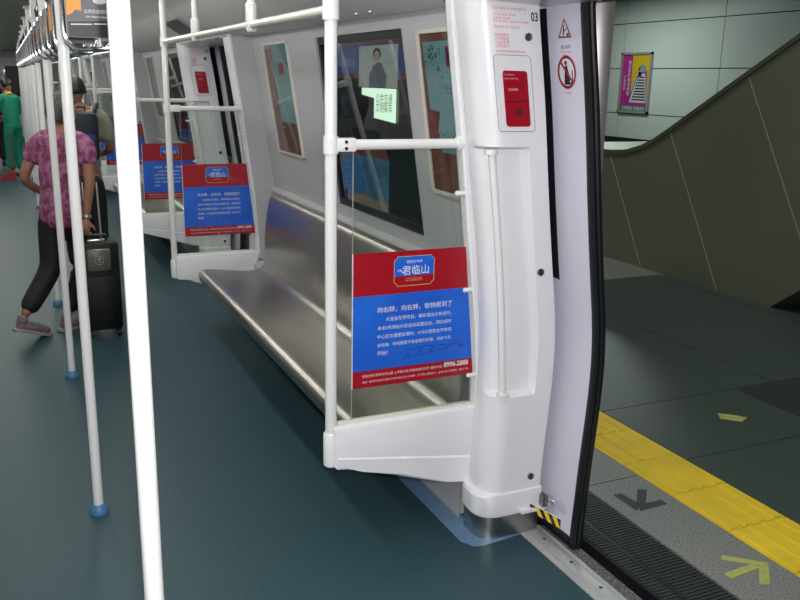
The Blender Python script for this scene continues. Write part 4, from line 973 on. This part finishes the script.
def person(P0, R_, F_, J, spec):
    """J: joints (a right, b forward, z) ; spec: materials and label"""
    P0 = Vector((*P0,0)); R_ = Vector((*R_,0)).normalized(); F_ = Vector((*F_,0)).normalized()
    W = {k: tuple(P0+R_*v[0]+F_*v[1]+Vector((0,0,v[2]))) for k, v in J.items()}
    root = thing('person', tuple(P0), spec['label'], 'person', spec.get('group'))
    H = spec.get('s', 1.0)
    n = {'pelvis': (W['pelvis'], (.115*H,.085*H)), 'waist': (W['waist'], (.100*H,.075*H)), 'chest': (W['chest'], (.125*H,.085*H)), 'neck0': (W['neck'], (.052*H,.048*H)), 'neck1': (W['head'], .048*H),
         'shl': (W['shl'], .050*H), 'ell': (W['ell'], .038*H), 'wrl': (W['wrl'], .024*H), 'shr': (W['shr'], .050*H), 'elr': (W['elr'], .038*H), 'wrr': (W['wrr'], .024*H),
         'hil': (W['hil'], .082*H), 'knl': (W['knl'], .052*H), 'anl': (W['anl'], .034*H), 'hir': (W['hir'], .082*H), 'knr': (W['knr'], .052*H), 'anr': (W['anr'], .034*H)}
    e = [('pelvis','waist'),('waist','chest'),('chest','neck0'),('neck0','neck1'),('neck0','shl'),('shl','ell'),('ell','wrl'),('neck0','shr'),('shr','elr'),('elr','wrr'),('pelvis','hil'),('hil','knl'),('knl','anl'),('pelvis','hir'),('hir','knr'),('knr','anr')]
    mb = MB(); mesh_to_mb(mb, skin_graph(n, e, 'pelvis'))
    hf = (R_*spec['look'][0]+F_*spec['look'][1]+Vector((0,0,spec['look'][2]))).normalized()
    P = head_mb(mb, Vector(W['head'])+Vector((0,0,.03)), hf, H)
    dl = Vector(W['wrl'])-Vector(W['ell']); dr = Vector(W['wrr'])-Vector(W['elr'])
    hand_chains(mb, W['wrl'], dl, R_, -1, H, .45); hand_chains(mb, W['wrr'], dr, -R_ if not spec.get('grip') else F_, 1, H, .9 if spec.get('grip') else .45)
    remesh(mb, 'body', skinm, root, spec.get('vox', .009))
    for q in (-1, 1):
        MB().ball(P(q*.028,.084,.010), .0085*H).build('eye', ink_k, root)
    # hair cap
    hb = MB(); c = Vector(W['head'])+Vector((0,0,.03)); r = hf.cross(Vector((0,0,1))).normalized(); u = r.cross(hf)
    M = Matrix((r, hf, u)).transposed().to_4x4(); M.translation = c
    bm = bmesh.new(); bmesh.ops.create_uvsphere(bm, u_segments=26, v_segments=18, radius=1)
    for v in bm.verts:
        x, y, z = v.co; k = 1+.03*math.sin(x*13+z*9)
        if y > .25 and z < .42: x *= .86; y = .25; 
        v.co = Vector((x*.086*k, (y-.10)*.104*k, max(z, spec['hair_low'])*.122*k+.010))*H
    hb.bm(bm, M); hb.build('hair', spec['hair'], root, smooth=80)
    # shirt
    s = 1.0
    t = {'hem': (tuple(Vector(W['pelvis'])+Vector((0,0,spec['hem']))), (.178*H,.150*H)), 'waist': (W['waist'], (.150*H,.115*H)), 'chest': (W['chest'], (.160*H,.118*H)), 'nk': (tuple(Vector(W['neck'])-Vector((0,0,.012))), (.092*H,.086*H)),
         'shl': (W['shl'], .070*H), 'shr': (W['shr'], .070*H)}
    te = [('hem','waist'),('waist','chest'),('chest','nk'),('nk','shl'),('nk','shr')]
    for q in 'lr':
        a = Vector(W['sh'+q]); b = Vector(W['el'+q]); w_ = Vector(W['wr'+q])
        if spec['sleeve'] <= 1: t['s'+q] = (tuple(a+(b-a)*spec['sleeve']), .062*H); te.append(('sh'+q,'s'+q))
        else: t['e'+q] = (tuple(b), .056*H); t['w'+q] = (tuple(b+(w_-b)*(spec['sleeve']-1)), .044*H); te += [('sh'+q,'e'+q),('e'+q,'w'+q)]
    garment(t, te, 'chest', spec['top_name'], spec['top'], root)
    # trousers
    t = {'p': (tuple(Vector(W['pelvis'])+Vector((0,0,.06))), (.125*H*spec.get('tr',1),.105*H*spec.get('tr',1))), 'c': (W['pelvis'], (.145*H*spec.get('tr',1),.112*H*spec.get('tr',1)))}; te = [('p','c')]
    for q in 'lr':
        k = Vector(W['kn'+q]); a = Vector(W['an'+q])
        t['h'+q] = (W['hi'+q], .094*H); t['k'+q] = (tuple(k), .080*H); t['a'+q] = (tuple(k+(a-k)*.93), .068*H); te += [('c','h'+q),('h'+q,'k'+q),('k'+q,'a'+q)]
    garment(t, te, 'c', 'trousers', spec['legs'], root)
    for q in 'lr': shoe('shoe', W['an'+q], W['to'+q], spec['shoes'], root, (W['an'+q][2]-.075 if W['an'+q][2] > .1 else 0, W['to'+q][2]))
    return root, W, P

J = dict(pelvis=(0,0,.80), waist=(0,.01,.95), chest=(0,.03,1.10), neck=(.0,.045,1.25), head=(.0,.085,1.345), shl=(-.165,.05,1.19), ell=(-.235,-.03,.965), wrl=(-.19,.12,.86),
         shr=(.165,.06,1.19), elr=(.205,.0,.96), wrr=(.185,-.035,.745), hil=(-.085,0,.765), knl=(-.09,-.02,.42), anl=(-.150,-.255,.155), tol=(-.105,-.095,.004), hir=(.085,0,.765), knr=(.06,.12,.43), anr=(-.06,.05,.085), tor=(.0,.22,.004))
wp, Wp, _ = person((.245,5.52), (.80,-.60), (.60,.80), J, dict(label='person in pink patterned blouse and black trousers walking away, holding a black suitcase', s=.95, look=(.25,.9,-.25), hair=hairg, hair_low=-.72, hem=-.155, tr=.80, sleeve=.62, top_name='blouse', top=blouse, legs=blackc, shoes=shoeg, grip=True))
wv = Vector(Wp['wrr']); ev = (Vector(Wp['elr'])-wv).normalized()
MB().tube([wv+ev*.012, wv+ev*.028], [.030,.030], 16).build('watch', steel, wp)['label'] = 'silver wristwatch'

J = dict(pelvis=(0,0,.90), waist=(0,.0,1.05), chest=(0,.0,1.22), neck=(-.01,.02,1.40), head=(-.04,.03,1.50), shl=(-.185,0,1.34), ell=(-.24,-.02,1.07), wrl=(-.20,.13,.88),
         shr=(.185,0,1.34), elr=(.225,-.03,1.08), wrr=(.15,.16,1.02), hil=(-.09,0,.87), knl=(-.095,.03,.48), anl=(-.10,-.02,.085), tol=(-.115,.15,.004), hir=(.09,0,.87), knr=(.10,.03,.48), anr=(.10,.0,.085), tor=(.13,.17,.004))
for _k in J: J[_k] = (J[_k][0]*.97, J[_k][1], J[_k][2]*.955)
mp_, Wm, _ = person((.485,7.0), (.97,.05), (-.05,.97), J, dict(label='person in beige shirt with a navy backpack standing in the aisle by the second doorway', s=1.0, look=(-.85,.5,-.1), hair=hairk, hair_low=-.22, hem=-.06, sleeve=.9, top_name='shirt', top=beige, legs=blackc, shoes=mat('dark_shoes',(.02,.02,.02),.5)))
bp = thing('backpack', (.485,6.80,.96), 'navy blue backpack worn by the person in the beige shirt', 'backpack')
MB().box(.375,.60,6.70,6.885,.96,1.33,.05).build('bag_body', navyc, bp)
MB().box(.405,.575,6.665,6.72,1.00,1.17,.025).build('front_pocket', mat('blue_pocket',(.005,.018,.10),.5), bp)
for q in (-1, 1): MB().tube([(.49+q*.09,6.87,1.31),(.50+q*.115,6.94,1.375),(.50+q*.125,7.09,1.355),(.50+q*.125,7.14,1.19),(.50+q*.115,7.08,1.05),(.49+q*.11,6.88,1.00)], .014, 8).build('shoulder_strap', navyc, bp)
MB().tube([(.46,6.86,1.33),(.46,6.84,1.36),(.52,6.84,1.36),(.52,6.86,1.33)], .008, 8).build('top_loop', navyc, bp)

J = dict(pelvis=(0,0,.80), waist=(0,.02,.94), chest=(0,.05,1.10), neck=(.01,.08,1.26), head=(.03,.12,1.36), shl=(-.16,.06,1.20), ell=(-.21,.10,.96), wrl=(-.16,.30,.80),
         shr=(.16,.06,1.20), elr=(.18,.08,.96), wrr=(.02,.30,.86), hil=(-.08,0,.77), knl=(-.08,.03,.43), anl=(-.08,-.0,.085), tol=(-.10,.15,.004), hir=(.08,0,.77), knr=(.08,.05,.43), anr=(.075,.0,.085), tor=(.08,.16,.004))
cp, Wc, _ = person((.04,14.5), (.80,.60), (-.60,.80), J, dict(label='person in green uniform with yellow collar bending to sweep, far along the aisle', s=.93, look=(-.2,.8,-.5), hair=hairk, hair_low=-.3, hem=-.12, sleeve=1.85, top_name='jacket', top=greenc, legs=greenc, shoes=mat('dark_shoes',(.02,.02,.02),.5), vox=.012))
nk = Vector(Wc['neck']); MB().tube([nk-Vector((0,0,.005)), nk+Vector((-.01,.01,.03))], [.078,.064], 16).build('collar', mat('yellow_collar',(.6,.38,.03),.7), cp)
hl = Vector(Wc['wrl'])+Vector((-.02,.03,-.06))
t = thing('broom', (hl.x-.05, hl.y, 0), 'red-handled broom held by the person in green uniform', 'broom')
MB().tube([(hl.x+.02,hl.y,1.12),(hl.x-.05,hl.y,.12)], .012, 10).build('handle', redpl, t)
MB().box(hl.x-.13,hl.x+.03,hl.y-.03,hl.y+.03,.0,.13,.01).build('brush_head', redpl, t)
t = thing('dustpan', (-.10,14.25,0), 'red long-handled dustpan on the floor beside the person in green', 'dustpan')
MB().prism([(-.22,.004),(.02,.004),(.02,.13),(-.02,.14),(-.18,.06)], 14.18, 14.40, 'y').build('pan', redpl, t)
MB().tube([(.0,14.29,.12),(-.02,14.32,.70)], .009, 8).build('handle', redpl, t)
J = dict(J); J['head'] = (-.02,.06,1.47); J['pelvis'] = (0,0,.86); J['neck'] = (-.01,.03,1.36); J['chest'] = (0,.02,1.17); J['shl'] = (-.17,.03,1.29); J['shr'] = (.17,.03,1.29); J['waist'] = (0,0,1.0); J['ell'] = (-.22,.0,1.03); J['elr'] = (.22,0,1.03); J['wrl'] = (-.2,.1,.82); J['wrr'] = (.2,.1,.82)
person((-.22,16.2), (1,0), (0,1), J, dict(label='person in dark clothing with a pale collar, farthest along the aisle behind the green uniform', s=1.0, look=(0,1,-.1), hair=hairk, hair_low=-.4, hem=-.05, sleeve=1.8, top_name='jacket', top=navyc, legs=blackc, shoes=mat('dark_shoes',(.02,.02,.02),.5), vox=.014))

# ------------------------------------------------------------------ suitcase
t = thing('suitcase', (.435,5.40,0), 'black wheeled suitcase with raised handle, held by the person in pink blouse', 'suitcase')
MB().box(.325,.545,5.33,5.50,.045,.605,.022).build('case_body', case_m, t)
MB().box(.345,.525,5.315,5.335,.10,.40,.008).build('front_pocket', case_m, t)
for x in (.35,.52):
    for y in (5.36,5.475): MB().tube([(x-.010,y,.022),(x+.010,y,.022)], .022, 14).build('wheel', black, t)
mbh = MB()
for x in (.375,.458): mbh.tube([(x,5.48,.60),(x-.006,5.49,.965)], .0065, 10)
mbh.build('telescopic_rods', steel, t)
MB().box(.352,.468,5.475,5.505,.955,.998,.010).build('grip', black, t)
MB().tube([(.375,5.40,.603),(.380,5.40,.640),(.475,5.40,.640),(.480,5.40,.603)], .010, 10).build('carry_handle', black, t)
MB().box(.365,.470,5.355,5.385,.604,.622,.005).build('metal_plate', steel, t)
pc = MB().box(.352,.492,5.285,5.322,.435,.572,.014).build('luggage_pouch', mat('grey_brown_pouch',(.10,.09,.07),.35,coat=.3), t)
m_ = MB(); F = lambda u,v: (u,5.2835,v)
put_line(m_, [(.422+.026*math.cos(i*PI/8), .505+.026*math.sin(i*PI/8)) for i in range(16)], .004, F, True); put_line(m_, [(.422,.520),(.422,.492)], .005, F); put_line(m_, [(.412,.515),(.422,.507),(.432,.515)], .004, F)
m_.build('round_badge', mat('badge_silver',(.35,.35,.33),.35), pc, smooth=0)
# ------------------------------------------------------------------ light
def area(name, loc, size, power, col=(1,1,1), rot=(0,0,0)):
    l = bpy.data.lights.new(name, 'AREA'); l.shape = 'RECTANGLE'; l.size, l.size_y = size; l.energy = power; l.color = col
    o = bpy.data.objects.new(name, l); COL.objects.link(o); o.location = loc; o.rotation_euler = rot; return o
for i in range(4):
    for x in (.61, -.27): area('strip_lamp_light', (x, .9+6*i, 2.108), (.14, 5.6), 15, (.98,1,.92))
for (x, y) in ((4.0,2.0),(4.0,7.5),(9.5,4),(9.5,12),(13.5,18)):
    area('station_lamp', (x, y, 3.9), (.3, 3.0), 54 if x < 5 else 92, (.88,1,.93))
# the photograph was taken with the camera's own flash
fl = bpy.data.lights.new('camera_flash', 'SPOT'); fl.energy = 155; fl.spot_size = math.radians(78); fl.spot_blend = .6; fl.shadow_soft_size = .012; fl.color = (1,.97,1)
fo = bpy.data.objects.new('camera_flash', fl); COL.objects.link(fo)
Mf = Mx.copy(); Mf.translation = Vector((0,0,1.6))+u_*.05+r_*.03; fo.matrix_world = Mf
w = bpy.data.worlds.new('w'); S.world = w; w.use_nodes = True
w.node_tree.nodes['Background'].inputs[0].default_value = (.5,.55,.52,1); w.node_tree.nodes['Background'].inputs[1].default_value = .04
S.view_settings.view_transform = 'Standard'; S.view_settings.look = 'None'; S.view_settings.exposure = .22; S.view_settings.gamma = 1
S.view_settings.use_curve_mapping = False
